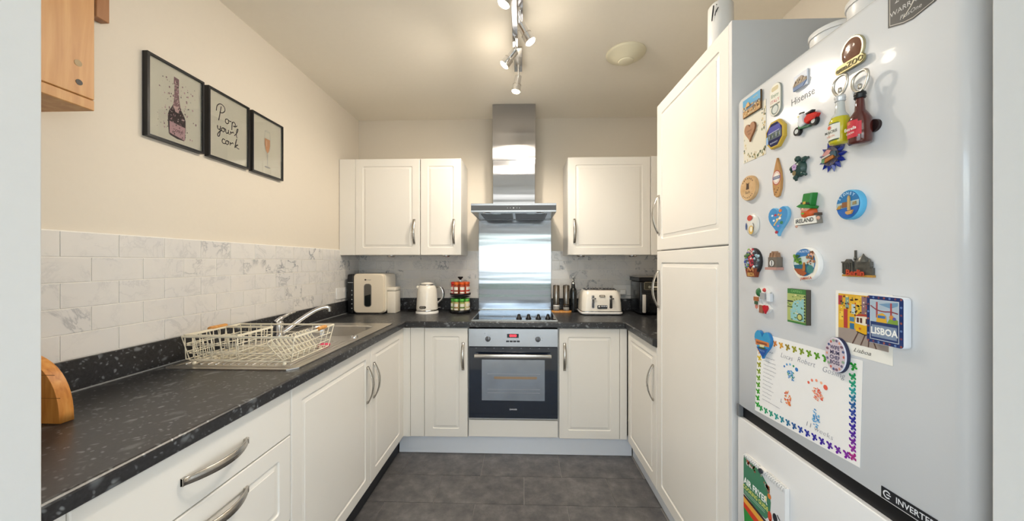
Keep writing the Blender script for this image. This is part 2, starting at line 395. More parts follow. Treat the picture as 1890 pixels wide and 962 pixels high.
# the room the photograph is taken from
for k, (sgn, nm) in enumerate(((-1, 'left'), (1, 'right'))):
    xa, xb = sorted((sgn*2.6, sgn*2.72)); b = MB()
    b.box(xa, xb, -4.2, -3.02, 0, HC, WALLW); b.box(xa, xb, -0.38, 0.5, 0, HC, WALLW); b.box(xa, xb, -3.02, -0.38, 0, 0.58, WALLW); b.box(xa, xb, -3.02, -0.38, 2.12, HC, WALLW); struct(b, 'wall_dining_'+nm)
    xa, xb = sorted((sgn*2.64, sgn*2.69)); b = MB()  # unseen side windows, added to go with the side fill lamps
    for y in (-3.015, -1.72, -0.425): b.box(xa, xb, y, y+0.04, 0.585, 2.115, WHITE)
    for y0, y1 in ((-2.975, -1.72), (-1.68, -0.425)): b.box(xa, xb, y0, y1, 0.585, 0.63, WHITE); b.box(xa, xb, y0, y1, 2.07, 2.115, WHITE)
    wn_ = struct(b, 'window_%d' % (k+2)); b = MB(); b.box(sgn*2.66, sgn*2.667, -2.974, -0.426, 0.632, 2.068, glass_mat('window_glass', 'f5f8fa', 0.0)); b.build('pane', wn_)
b = MB()
b.box(-2.6, -2.35, -4.2, -4.08, 0, HC, WALLW); b.box(2.35, 2.6, -4.2, -4.08, 0, HC, WALLW)
b.box(-2.35, 2.35, -4.2, -4.08, 2.12, HC, WALLW); b.box(-2.35, 2.35, -4.2, -4.08, 0, 0.48, WALLW); struct(b, 'wall_rear')
b = MB()
for x in (-2.345, -0.80, 0.76, 2.305): b.box(x, x+0.04, -4.17, -4.11, 0.485, 2.115, WHITE)
b.box(-2.305, 2.305, -4.17, -4.11, 0.485, 0.53, WHITE); b.box(-2.305, 2.305, -4.17, -4.11, 2.07, 2.115, WHITE)
win = struct(b, 'window_1')
b = MB(); b.box(-2.30, 2.30, -4.15, -4.142, 0.535, 2.065, glass_mat('window_glass', 'f5f8fa', 0.0)); b.build('pane', win)
b = MB(); b.box(-15, 15, -30, -4.3, -0.15, -0.10, mat('lawn', '5f7a3a', 0.9, var=0.3, vscale=4)); tag(b.build('garden'), kind='structure')

# marble brick tiles: five courses on the left and back walls
TP, TH, Z0 = 0.153, 0.0777, 1.0105
gz1 = Z0+5*TH
b = MB(); b.box(XL, XL+0.0088, YF+0.002, YB-0.001, Z0-0.002, gz1+0.002, GROUT); b.build('grout', wl)
b = MB(); b.box(XL+0.0088, XR-0.001, YB-0.0088, YB, Z0-0.002, gz1+0.002, GROUT); b.build('grout', wb)
for r in range(5):
    z = Z0+(4.5-r)*TH
    s = 1.004+(TP/2 if r % 2 else 0)-TP*4
    for k in range(18):
        a = s+k*TP; e = a+TP; a2 = max(a, YF+0.004); e2 = min(e, YB-0.0115)
        if e2-a2 < 0.012: continue
        put_tile(wl, 'tile', XL+0.0098, (a2+e2)/2, z, 0.0018, e2-a2-0.0028, TH-0.0028, MARBLE, 0.0006)
    s = XL+0.003-(TP/2 if r % 2 == 0 else 0)
    for k in range(19):
        a = s+k*TP; e = a+TP; a2 = max(a, XL+0.0115); e2 = min(e, XR-0.002)
        if e2-a2 < 0.012: continue
        put_tile(wb, 'tile', (a2+e2)/2, YB-0.0098, z, e2-a2-0.0028, 0.0018, TH-0.0028, MARBLE, 0.0006)
# plinths
b = MB(); b.box(-0.846, 0.736, 2.408, 2.424, 0.001, 0.133, PLINTH, 0.001, 1); struct(b, 'baseboard_back')
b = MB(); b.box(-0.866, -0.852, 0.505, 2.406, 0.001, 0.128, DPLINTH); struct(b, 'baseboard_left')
b = MB(); b.box(0.742, 0.756, 1.206, 2.406, 0.001, 0.128, PLINTH); struct(b, 'baseboard_right')

# ================================================================== CABINETS
def front(M, w_, h_, parent, name='door', panel=True, inset=0.056, m=None):
    """20 mm foil-wrapped front with a routed frame, in a local frame with (0,0) bottom left"""
    b = FB(M); m = m or DOOR
    rings = [(0.0, 0.0, 0.002), (0.0, 0.0165, 0.002), (0.001, 0.0188, 0.002), (0.0035, 0.02, 0.002)]
    if panel: rings += [(inset, 0.02, 0.010), (inset+0.0025, 0.0155, 0.010), (inset+0.006, 0.0150, 0.009), (inset+0.020, 0.0178, 0.007), (inset+0.0215, 0.0195, 0.006)]
    loops = [[(x, y, z) for x, y in rrect(i, w_-i, i, h_-i, r)] for i, z, r in rings]
    n = len(loops[0]); v = [p for l in loops for p in l]; f = []
    for k in range(len(loops)-1):
        for i in range(n): j = (i+1) % n; f.append((k*n+i, k*n+j, (k+1)*n+j, (k+1)*n+i))
    b.add(v, f, m); b.add(loops[-1], [tuple(range(n))], m); b.add(loops[0], [tuple(range(n))[::-1]], m)
    return b.build(name, parent)
def handle(M, u, v, L, parent, vertical=True, wd=0.022):
    """bow handle: a curved flat strap, ends let into the door"""
    b = FB(M); n = 14; pts = []
    for i in range(n+1):
        t = i/n; s_ = (2*t-1); z = 0.0215+0.030*(1-s_*s_); wv = wd*(0.78+0.22*(1-s_*s_)); pts.append((-L/2+L*t, z, wv/2))
    vv = []
    for l, z, hw in pts:
        for dz, q in ((0, -1), (0, 1), (0.0045, 1), (0.0045, -1)):
            c = hw*q*(0.9 if dz else 1)
            vv.append((u+c, v+l, z+dz) if vertical else (u+l, v+c, z+dz))
    f = []
    for i in range(n):
        for k in range(4):
            a, c = i*4+k, i*4+(k+1) % 4; f.append((a, c, c+4, a+4) if vertical else (a, a+4, c+4, c))
    f += [(0, 3, 2, 1), (n*4, n*4+1, n*4+2, n*4+3)]
    b.add(vv, f, SATIN, True)
    for s_ in (-1, 1):
        o_ = s_*(L/2-0.006)
        if vertical: b.box(u-wd*0.38, u+wd*0.38, v+o_-0.006, v+o_+0.006, 0.0201, 0.0275, SATIN)
        else: b.box(u+o_-0.006, u+o_+0.006, v-wd*0.38, v+wd*0.38, 0.0201, 0.0275, SATIN)
    return b.build('handle', parent)
def carcass(parent, x0, x1, y0, y1, z0, z1, m=None, name='carcass'):
    b = MB(); b.box(x0, x1, y0, y1, z0, z1, m or CARC); return b.build(name, parent)
ZB, ZT = 0.135, 0.866
# left run ----------------------------------------------------------
XD = -0.819                                         # back of the left fronts
t = thing('drawer_unit', (-1.09, 0.897, 0.0), 'cream drawer unit under the near left worktop, with three drawer fronts', 'cabinet')
carcass(t, XL+0.004, -0.8195, 0.598, 1.196, 0.135, 0.868)
for z0, z1, pan in ((0.7125, ZT, False), (0.4185, 0.709, True), (ZB, 0.415, True)):
    M = frame('left', XD, 0.5985, z0); d = front(M, 0.5975, z1-z0, t, 'drawer', pan)
    handle(M, 0.302, 0.0775 if not pan else (z1-z0)-0.060, 0.200, d, False, 0.024)
t = thing('filler_panel', (-0.81, 0.55, ZB), 'narrow plain cream filler beside the drawer unit at the left opening', 'panel')
b = MB(); b.box(-0.819, -0.801, 0.503, 0.5965, ZB, ZT, DOOR, 0.001, 1); b.build('board', t)
t = thing('sink_cabinet', (-1.09, 1.52, 0.0), 'wide cream base cabinet under the sink, single routed door', 'cabinet')
carcass(t, XL+0.004, -0.8195, 1.199, 1.838, 0.135, 0.730)
M = frame('left', XD, 1.2005, ZB); d = front(M, 0.637, ZT-ZB, t); handle(M, 0.596, 0.538, 0.19, d)
t = thing('corner_cabinet', (-1.09, 2.1, 0.0), 'narrower cream base cabinet in the left corner beside the sink cabinet', 'cabinet')
carcass(t, XL+0.004, -0.8195, 1.841, 2.929, 0.135, 0.730)
M = frame('left', XD, 1.8415, ZB); d = front(M, 0.491, ZT-ZB, t); handle(M, 0.034, 0.538, 0.19, d)
b = MB(); b.box(-0.8185, -0.801, 2.335, 2.357, ZB, ZT, DOOR); b.box(-0.8185, -0.754, 2.3575, 2.3765, ZB, ZT, DOOR); lab(b.build('corner_post', t), 'cream angled post in the corner')
# back run ----------------------------------------------------------
YD = 2.377
t = thing('base_cabinet', (-0.56, 2.65, 0.0), 'slim cream base cabinet directly left of the oven', 'cabinet')
carcass(t, -0.752, -0.3655, 2.3775, 2.915, 0.135, 0.868)
b = MB(); b.box(-0.752, -0.6605, 2.3585, 2.377, ZB, ZT, DOOR, 0.001, 1); b.build('filler_strip', t)
M = frame('back', -0.6585, YD, ZB); d = front(M, 0.292, ZT-ZB, t); handle(M, 0.262, 0.543, 0.185, d)
t = thing('base_cabinet', (0.45, 2.65, 0.0), 'cream base cabinet directly right of the oven', 'cabinet')
carcass(t, 0.2425, 0.690, 2.3775, 2.915, 0.135, 0.868)
M = frame('back', 0.2445, YD, ZB); d = front(M, 0.397, ZT-ZB, t); handle(M, 0.034, 0.545, 0.185, d)
b = MB(); b.box(0.6435, 0.690, 2.3585, 2.377, ZB, ZT, DOOR, 0.001, 1); b.build('corner_post', t)
t = thing('oven_housing', (-0.06, 2.65, 0.0), 'cream housing around the oven with a plain panel below it', 'cabinet')
b = MB(); b.box(-0.3635, -0.3605, 2.3775, 2.915, 0.135, 0.868, CARC); b.box(0.2365, 0.2405, 2.3775, 2.915, 0.135, 0.868, CARC); b.box(-0.360, 0.236, 2.3775, 2.915, 0.24, 0.258, CARC); b.build('carcass', t)
front(frame('back', -0.3595, YD, 0.140), 0.595, 0.112, t, 'panel', False)
# right run ---------------------------------------------------------
t = thing('base_cabinet', (0.98, 2.1, 0.0), 'cream base cabinet in the right corner beside the tall cabinet', 'cabinet')
carcass(t, 0.7095, XR-0.003, 1.841, 2.36, 0.135, 0.868)
M = frame('right', 0.709, 2.3335, ZB); d = front(M, 0.492, ZT-ZB, t); handle(M, 0.450, 0.538, 0.19, d)
t = thing('tall_cabinet', (0.98, 1.52, 0.0), 'tall cream larder cabinet with two doors beside the fridge freezer', 'cabinet')
carcass(t, 0.7095, XR-0.003, 1.204, 1.838, 0.135, 2.098)
b = MB(); b.box(0.687, XR-0.003, 1.1835, 1.2025, 0.001, 2.101, mat('grey_white_end_panel', 'd9d9d8', 0.4, var=0.01), 0.001, 1); lab(b.build('end_panel', t), 'plain grey-white end panel')
M = frame('right', 0.709, 1.836, 1.366); d = front(M, 0.631, 0.737, t); handle(M, 0.030, 0.180, 0.195, d)
M = frame('right', 0.709, 1.836, ZB); d = front(M, 0.631, 1.226, t); handle(M, 0.030, 1.036, 0.19, d)
# wall cabinets -----------------------------------------------------
YW = 2.637; WZ0, WZ1 = 1.360, 2.080
t = thing('wall_cabinet', (-1.06, 2.78, WZ0), 'wider cream wall cabinet in the left corner, single routed door', 'cabinet')
carcass(t, -1.2535, -0.7625, YW+0.0005, 2.927, WZ0, WZ1)
b = MB(); b.box(XL+0.003, -1.2555, 2.6185, YW, WZ0, WZ1, DOOR, 0.001, 1); b.build('filler_strip', t)
M = frame('back', -1.2535, YW, WZ0); d = front(M, 0.488, WZ1-WZ0, t); handle(M, 0.447, 0.175, 0.185, d)
t = thing('wall_cabinet', (-0.6, 2.78, WZ0), 'narrow cream wall cabinet left of the extractor hood', 'cabinet')
carcass(t, -0.7605, -0.4565, YW+0.0005, 2.927, WZ0, WZ1)
M = frame('back', -0.7605, YW, WZ0); d = front(M, 0.304, WZ1-WZ0, t); handle(M, 0.251, 0.175, 0.185, d)
t = thing('wall_cabinet', (0.64, 2.78, WZ0), 'wide cream wall cabinet right of the extractor hood', 'cabinet')
carcass(t, 0.3345, XR-0.003, YW+0.0005, 2.927, WZ0, WZ1)
M = frame('back', 0.3355, YW, WZ0); d = front(M, 0.600, WZ1-WZ0, t); handle(M, 0.046, 0.175, 0.185, d)
b = MB(); b.box(0.939, 0.985, 2.6085, YW, WZ0, WZ1, DOOR, 0.001, 1); b.box(0.985, XR-0.003, 2.6185, YW, WZ0, WZ1, DOOR); b.build('filler_strip', t)
for i, (x, d_) in enumerate(((-1.03, 'under the corner wall cabinet'), (-0.596, 'under the narrow wall cabinet left of the hood'), (0.452, 'under the right wall cabinet near the hood'), (0.845, 'under the right wall cabinet near the corner'))):
    b = MB(); b.lathe([(0.034, WZ0-0.0005), (0.034, WZ0-0.006), (0.028, WZ0-0.012)], CHROME, (x, 2.75, 0), 20)
    o = tag(b.build('puck_light'), 'small round chrome puck light '+d_, 'light', 'puck lights under the wall cabinets')
    b = MB(); b.lathe([(0.0001, WZ0-0.0135), (0.024, WZ0-0.0135), (0.024, WZ0-0.0122)], WHITE, (x, 2.75, 0), 20); b.build('lens', o)

# ================================================================== WORKTOP
WT, WBt = 0.912, 0.874
t = thing('worktop', (0, 2.6, WBt), 'U-shaped dark speckled granite-look worktop with upstand', 'worktop')
b = MB()
XF = -0.779; SY0, SY1, SX0, SX1 = 1.825, 2.165, -1.275, -0.885    # bowl opening
b.box(XL+0.002, XF-0.02, YF+0.003, SY0, WBt, WT, GRANITE); b.box(XL+0.002, XF-0.02, SY1, 2.357, WBt, WT, GRANITE)
b.box(XL+0.002, SX0, SY0, SY1, WBt, WT, GRANITE); b.box(SX1, XF-0.02, SY0, SY1, WBt, WT, GRANITE)
b.box(XL+0.002, XR-0.002, 2.357, YB-0.004, WBt, WT, GRANITE); b.box(0.689, XR-0.002, 1.842, 2.357, WBt, WT, GRANITE)
prof = [(0, WBt), (0.016, WBt), (0.0188, WBt+0.0012), (0.02, WBt+0.004), (0.02, WT-0.008), (0.0188, WT-0.004), (0.016, WT-0.0012), (0.012, WT), (0, WT)]
def nosing(org, d, nrm, L):
    v = []; n = len(prof)
    for s_ in (0, L):
        for q, z in prof: v.append((org[0]+d[0]*s_+nrm[0]*q, org[1]+d[1]*s_+nrm[1]*q, z))
    f = [(i, (i+1) % n, n+(i+1) % n, n+i) for i in range(n)]+[tuple(range(n))[::-1], tuple(range(n, 2*n))]
    b.add(v, f, GRANITE, False)
nosing((XF-0.02, YF+0.003), (0, 1), (1, 0), 2.357-YF-0.003); nosing((XF, 2.357), (1, 0), (0, -1), 0.669-XF); nosing((0.689, 1.842), (0, 1), (-1, 0), 2.357-1.842)
b.build('slab', t)
for x0, x1, y0, y1 in ((XL+0.002, XL+0.020, YF+0.003, YB-0.004), (XL+0.0205, -0.364, YB-0.022, YB-0.004), (0.2385, XR-0.002, YB-0.022, YB-0.004)):
    b = MB(); b.box(x0, x1, y0, y1, WT+0.0005, 1.0095, GRANITE, 0.0015, 1); b.build('upstand', t)
SIL = mat('worktop_sealant', '8d8f90', 0.4)
b = MB(); b.box(XL+0.0203, XL+0.024, YF+0.003, YB-0.024, WT+0.0003, WT+0.004, SIL); b.build('sealant_bead', t)

# ================================================================== APPLIANCES
# oven
t = thing('oven', (-0.062, 2.38, 0.27), 'built-in oven with steel control panel and black glass door below the hob', 'oven')
b = MB(); b.box(-0.357, 0.233, 2.372, 2.90, 0.268, 0.862, DGREY); b.build('body', t)
M = frame('back', -0.3585, 2.371, 0.262)
b = FB(M); b.box(0, 0.593, 0.482, 0.602, 0, 0.020, STEELH, 0.0015, 1)
for u, c, kc in ((0.129, '', 0), (0.461, '', 0)):
    for a in range(9):
        g = PI*0.9-a*PI*1.6/8; b.disc(u+0.028*math.cos(g), 0.534+0.028*math.sin(g), 0.0015, 0.0202, ink('3a3f48'), n=8)
b.text('A', 0.010, 0.108, 0.569, 0.0203, ink('3a3f48'))
b.build('control_panel', t)
for u in (0.129, 0.461):
    b = FB(M); b.lathe([(0.0175, 0.0203), (0.0175, 0.030), (0.014, 0.033), (0.0, 0.033)], mat('knob_steel', '77797e', 0.3, 0.8), (u, 0.534, 0), 20)
    b.box(u-0.002, u+0.002, 0.524, 0.550, 0.033, 0.037, DGREY); b.build('knob', t)
b = FB(M); b.rect(0.256, 0.334, 0.542, 0.568, 0.0205, mat('display_glass', '23262c', 0.1)); R_ = mat('red_led', 'ff3020', 0.4, emit='ff3040', estr=2.2)
b.text('00', 0.022, 0.284, 0.555, 0.0209, R_, bold=0.0004); b.text('00', 0.022, 0.308, 0.555, 0.0209, R_, bold=0.0004); b.disc(0.296, 0.559, 0.0012, 0.021, R_, n=8); b.disc(0.296, 0.551, 0.0012, 0.021, R_, n=8)
for k in range(4): b.box(0.25+k*0.0235, 0.25+k*0.0235+0.020, 0.513, 0.5235, 0.0203, 0.0215, DGREY)
b.build('clock_display', t)
b = FB(M); b.box(0.001, 0.592, 0.006, 0.4795, 0, 0.022, mat('oven_door_glass', '18202e', 0.06, var=0.0, coat=0.5), 0.0015, 1); dr = b.build('door', t)
# window area of the door: reflective grey glass with the shelf seen through it
b = FB(M); b.box(0.088, 0.506, 0.125, 0.396, 0.0221, 0.0226, mat('oven_window', '9299a2', 0.14, 0.5, var=0.25, vscale=9)); b.build('window', dr)
b = FB(M)
for v_ in (0.175, 0.198, 0.300): b.rect(0.125, 0.475, v_, v_+0.0022, 0.0228, ink('a3a6a8', 0.3))
b.build('shelf_rail', dr)
b = FB(M); b.rect(0.170, 0.455, 0.268, 0.284, 0.0228, ink('9c8468')); lab(b.build('shelf', dr), 'brownish oven shelf edge behind the glass')
b = FB(M); b.text('ZANUSSI', 0.0125, 0.297, 0.066, 0.0224, ink('d8dadc'), bold=0.0003); b.build('lettering', dr)
b = FB(M); b.box(0.042, 0.548, 0.416, 0.440, 0.050, 0.062, mat('oven_handle_steel', 'd6d2cc', 0.22, 0.9), 0.004, 2)
for u in (0.055, 0.535): b.box(u-0.01, u+0.01, 0.420, 0.436, 0.0222, 0.0505, STEELH)
b.build('handle', dr)
for k in range(9): b = FB(M); b.disc(0.05+k*0.06, 0.472, 0.005, 0.0224, ink('777b80'), ry=0.002, n=8); b.build('vent_slot', dr)
# hob
t = thing('hob', (-0.055, 2.63, WT), 'black ceramic hob with steel rim and four knobs, set in the worktop', 'hob')
b = MB(); hx0, hx1, hy0, hy1 = -0.345, 0.235, 2.378, 2.888
b.box(hx0+0.006, hx1-0.006, hy0+0.006, hy1-0.006, WT+0.0005, WT+0.0045, BLACKG); b.build('glass', t)
b = MB()
for x0, x1, y0, y1 in ((hx0, hx1, hy0, hy0+0.006), (hx0, hx1, hy1-0.006, hy1), (hx0, hx0+0.006, hy0+0.006, hy1-0.006), (hx1-0.006, hx1, hy0+0.006, hy1-0.006)): b.box(x0, x1, y0, y1, WT+0.0005, WT+0.006, SATIN)
b.build('rim', t)
for x, y, r in ((-0.22, 2.50, 0.09), (-0.21, 2.75, 0.072), (0.08, 2.76, 0.09), (-0.02, 2.58, 0.06)):
    n = 28; b = MB()
    for i in range(n):
        a0, a1 = 2*PI*i/n, 2*PI*(i+1)/n
        b.add([(x+r*math.cos(a0), y+r*math.sin(a0), WT+0.0047), (x+r*math.cos(a1), y+r*math.sin(a1), WT+0.0047), (x+(r-0.002)*math.cos(a1), y+(r-0.002)*math.sin(a1), WT+0.0047), (x+(r-0.002)*math.cos(a0), y+(r-0.002)*math.sin(a0), WT+0.0047)], [(0, 1, 2, 3)], ink('4a4c50'))
    b.build('zone_ring', t)
for x in (-0.024, 0.042, 0.110, 0.176):
    b = MB(); z = WT+0.0047; b.lathe([(0.0195, z), (0.0195, z+0.006), (0.013, z+0.011), (0.010, z+0.028), (0.008, z+0.030), (0, z+0.030)], BLACK, (x, 2.45, 0), 18); b.box(x-0.0025, x+0.0025, 2.436, 2.464, z+0.028, z+0.0325, BLACK); b.build('knob', t)
# splashback
b = MB(); b.box(-0.361, 0.2355, 2.9135, 2.9275, WT+0.004, 1.652, STEEL, 0.001, 1); b.box(-0.361, 0.2355, 2.911, 2.9135, WT+0.004, WT+0.010, SATIN)
tag(b.build('splashback'), 'brushed steel splashback panel behind the hob', 'splashback')
# hood
t = thing('extractor_hood', (-0.062, 2.69, 1.655), 'steel chimney extractor hood on the wall above the hob', 'hood')
M = frame('back', -0.3585, 2.45, 1.655)
b = MB(); x0, x1 = -0.3585, 0.2345
b.box(x0, x1, 2.452, 2.927, 1.700, 1.7155, STEELH, 0.001, 1); b.box(x0, x1, 2.452, 2.470, 1.655, 1.668, STEELH, 0.001, 1)
b.box(x0, x0+0.006, 2.47, 2.927, 1.655, 1.700, STEELH); b.box(x1-0.006, x1, 2.47, 2.927, 1.655, 1.700, STEELH); b.box(x0+0.006, x1-0.006, 2.915, 2.927, 1.655, 1.700, STEELH)
b.build('canopy', t)
b = MB(); b.box(x0+0.001, x1-0.001, 2.451, 2.470, 1.6685, 1.6995, BLACKG)
b.M = M
for k, u in enumerate((0.255, 0.274, 0.297, 0.320, 0.338)): b.disc(u, 0.028, 0.004 if k == 2 else 0.0022, -0.0003-0.0008+0.0005, ink('b9bfc4'), n=10)
b.M = Matrix(); b.build('control_strip', t)
b = MB(); b.box(x0+0.0065, x1-0.0065, 2.4705, 2.540, 1.6565, 1.661, STEELH); b.box(x0+0.0065, x0+0.055, 2.5405, 2.9145, 1.6565, 1.661, STEELH); b.box(x1-0.055, x1-0.0065, 2.5405, 2.9145, 1.6565, 1.661, STEELH); b.box(-0.071, -0.053, 2.5405, 2.9145, 1.6555, 1.661, STEELH); b.build('underside_plate', t)
FIL = m_brushed('filter_mesh', '85888c', 0.4, (300, 300, 300), 0.8)
for a, c in ((x0+0.056, -0.0715), (-0.0525, x1-0.056)):
    b = MB(); b.box(a, c, 2.541, 2.914, 1.659, 1.664, FIL)
    for k in range(22): yy = 2.55+k*0.0165; b.box(a+0.008, c-0.008, yy, yy+0.007, 1.6572, 1.659, FIL)
    f_ = b.build('filter', t); b = MB(); cx = (a+c)/2; b.box(cx-0.03, cx+0.03, 2.548, 2.562, 1.6545, 1.6568, CHROME); b.build('latch', f_)
for x in (-0.25, 0.125):
    b = MB(); b.lathe([(0.030, 1.6562), (0.028, 1.6535), (0.018, 1.653), (0.0, 1.653)], CHROME, (x, 2.505, 0), 20); b.build('lamp', t)
b = MB(); b.box(-0.222, 0.094, 2.662, 2.927, 1.716, 2.075, STEEL, 0.0012, 1); b.build('chimney', t)
b = MB(); b.box(-0.2255, 0.0975, 2.659, 2.927, 2.0755, HC-0.002, STEEL, 0.0012, 1); lab(b.build('chimney', t), 'slightly wider upper chimney section')
# sink
t = thing('sink', (-1.08, 1.75, WT), 'inset stainless steel sink with bowl and ribbed drainer in the left worktop', 'sink')
b = MB(); sx0, sx1, sy0, sy1 = -1.330, -0.828, 1.258, 2.238; z0, z1 = WT+0.0003, WT+0.004
b.prism([(sx0, sy0+0.02), (sx0+0.02, sy0), (sx1-0.03, sy0), (sx1, sy0+0.03), (sx1, 1.80), (sx0, 1.80)], z0, z1, SINKST)
outer = [p for p in rrect(sx0, sx1, 1.80, sy1, 0.015, 4)]; inner = rrect(-1.262, -0.898, 1.838, 2.150, 0.065, 4)
n = len(outer); v = [(x, y, z1) for x, y in outer]+[(x, y, z1) for x, y in inner]+[(x, y, z1-0.006) for x, y in rrect(-1.258, -0.902, 1.842, 2.146, 0.062, 4)]
v += [(x, y, WT-0.125) for x, y in rrect(-1.245, -0.915, 1.855, 2.133, 0.055, 4)]+[(x, y, WT-0.14) for x, y in rrect(-1.225, -0.935, 1.875, 2.113, 0.045, 4)]
f = []
for k in range(4):
    for i in range(n): j = (i+1) % n; f.append((k*n+i, k*n+j, (k+1)*n+j, (k+1)*n+i))
f.append(tuple(range(4*n, 5*n))); b.add(v, f, SINKST, False)
v = [(x, y, z0) for x, y in outer]+[(x, y, z1) for x, y in outer]; b.add(v, [(i, (i+1) % n, n+(i+1) % n, n+i) for i in range(n)], SINKST)
b.build('basin', t)
b = MB()
for k in range(15):
    x = -1.285+k*0.029; b.tube([(x, 1.31, z1), (x, 1.33, z1+0.001), (x, 1.70, z1+0.001), (x, 1.72, z1)], 0.0035, SINKST, 6)
for x0_, x1_, y0_, y1_ in ((-1.305, -0.855, 1.283, 1.287), (-0.857, -0.853, 1.287, 1.78), (-1.307, -1.303, 1.287, 1.78)): b.box(x0_, x1_, y0_, y1_, z1, z1+0.002, SINKST)
b.build('drainer_ridge', t)
b = MB(); b.lathe([(0.018, z1), (0.018, z1+0.008), (0.012, z1+0.013), (0, z1+0.013)], CHROME, (-0.868, 1.80, 0), 18); b.build('waste_knob', t)
b = MB(); b.lathe([(0.035, WT-0.1395), (0.033, WT-0.137), (0.01, WT-0.139), (0, WT-0.139)], CHROME, (-1.08, 2.0, 0), 20); b.build('waste', t)
t = thing('mixer_tap', (-1.295, 1.845, WT+0.004), 'chrome mixer tap with raised spout and lever behind the sink', 'tap')
z = WT+0.0042; b = MB(); b.lathe([(0.027, z), (0.027, z+0.006), (0.021, z+0.010), (0.020, z+0.068), (0.017, z+0.076), (0, z+0.078)], CHROME, (-1.295, 1.845, 0), 20); b.build('body', t)
b = MB(); b.tube([(-1.283, 1.853, z+0.015), (-1.262, 1.868, z+0.032), (-1.215, 1.908, z+0.078), (-1.165, 1.948, z+0.118), (-1.128, 1.979, z+0.134), (-1.108, 1.994, z+0.128)], [0.014, 0.0125, 0.0115, 0.011, 0.011], CHROME, 12, sub=5)
b.cyl((-1.108, 1.994, z+0.134), (-1.108, 1.994, z+0.108), 0.0115, CHROME, n=14); b.build('spout', t)
b = MB(); b.tube([(-1.300, 1.825, z+0.070), (-1.296, 1.845, z+0.083), (-1.285, 1.875, z+0.098), (-1.272, 1.905, z+0.110), (-1.262, 1.93, z+0.114)], [0.013, 0.012, 0.008, 0.006, 0.005], CHROME, 10, sub=4); b.build('lever', t)
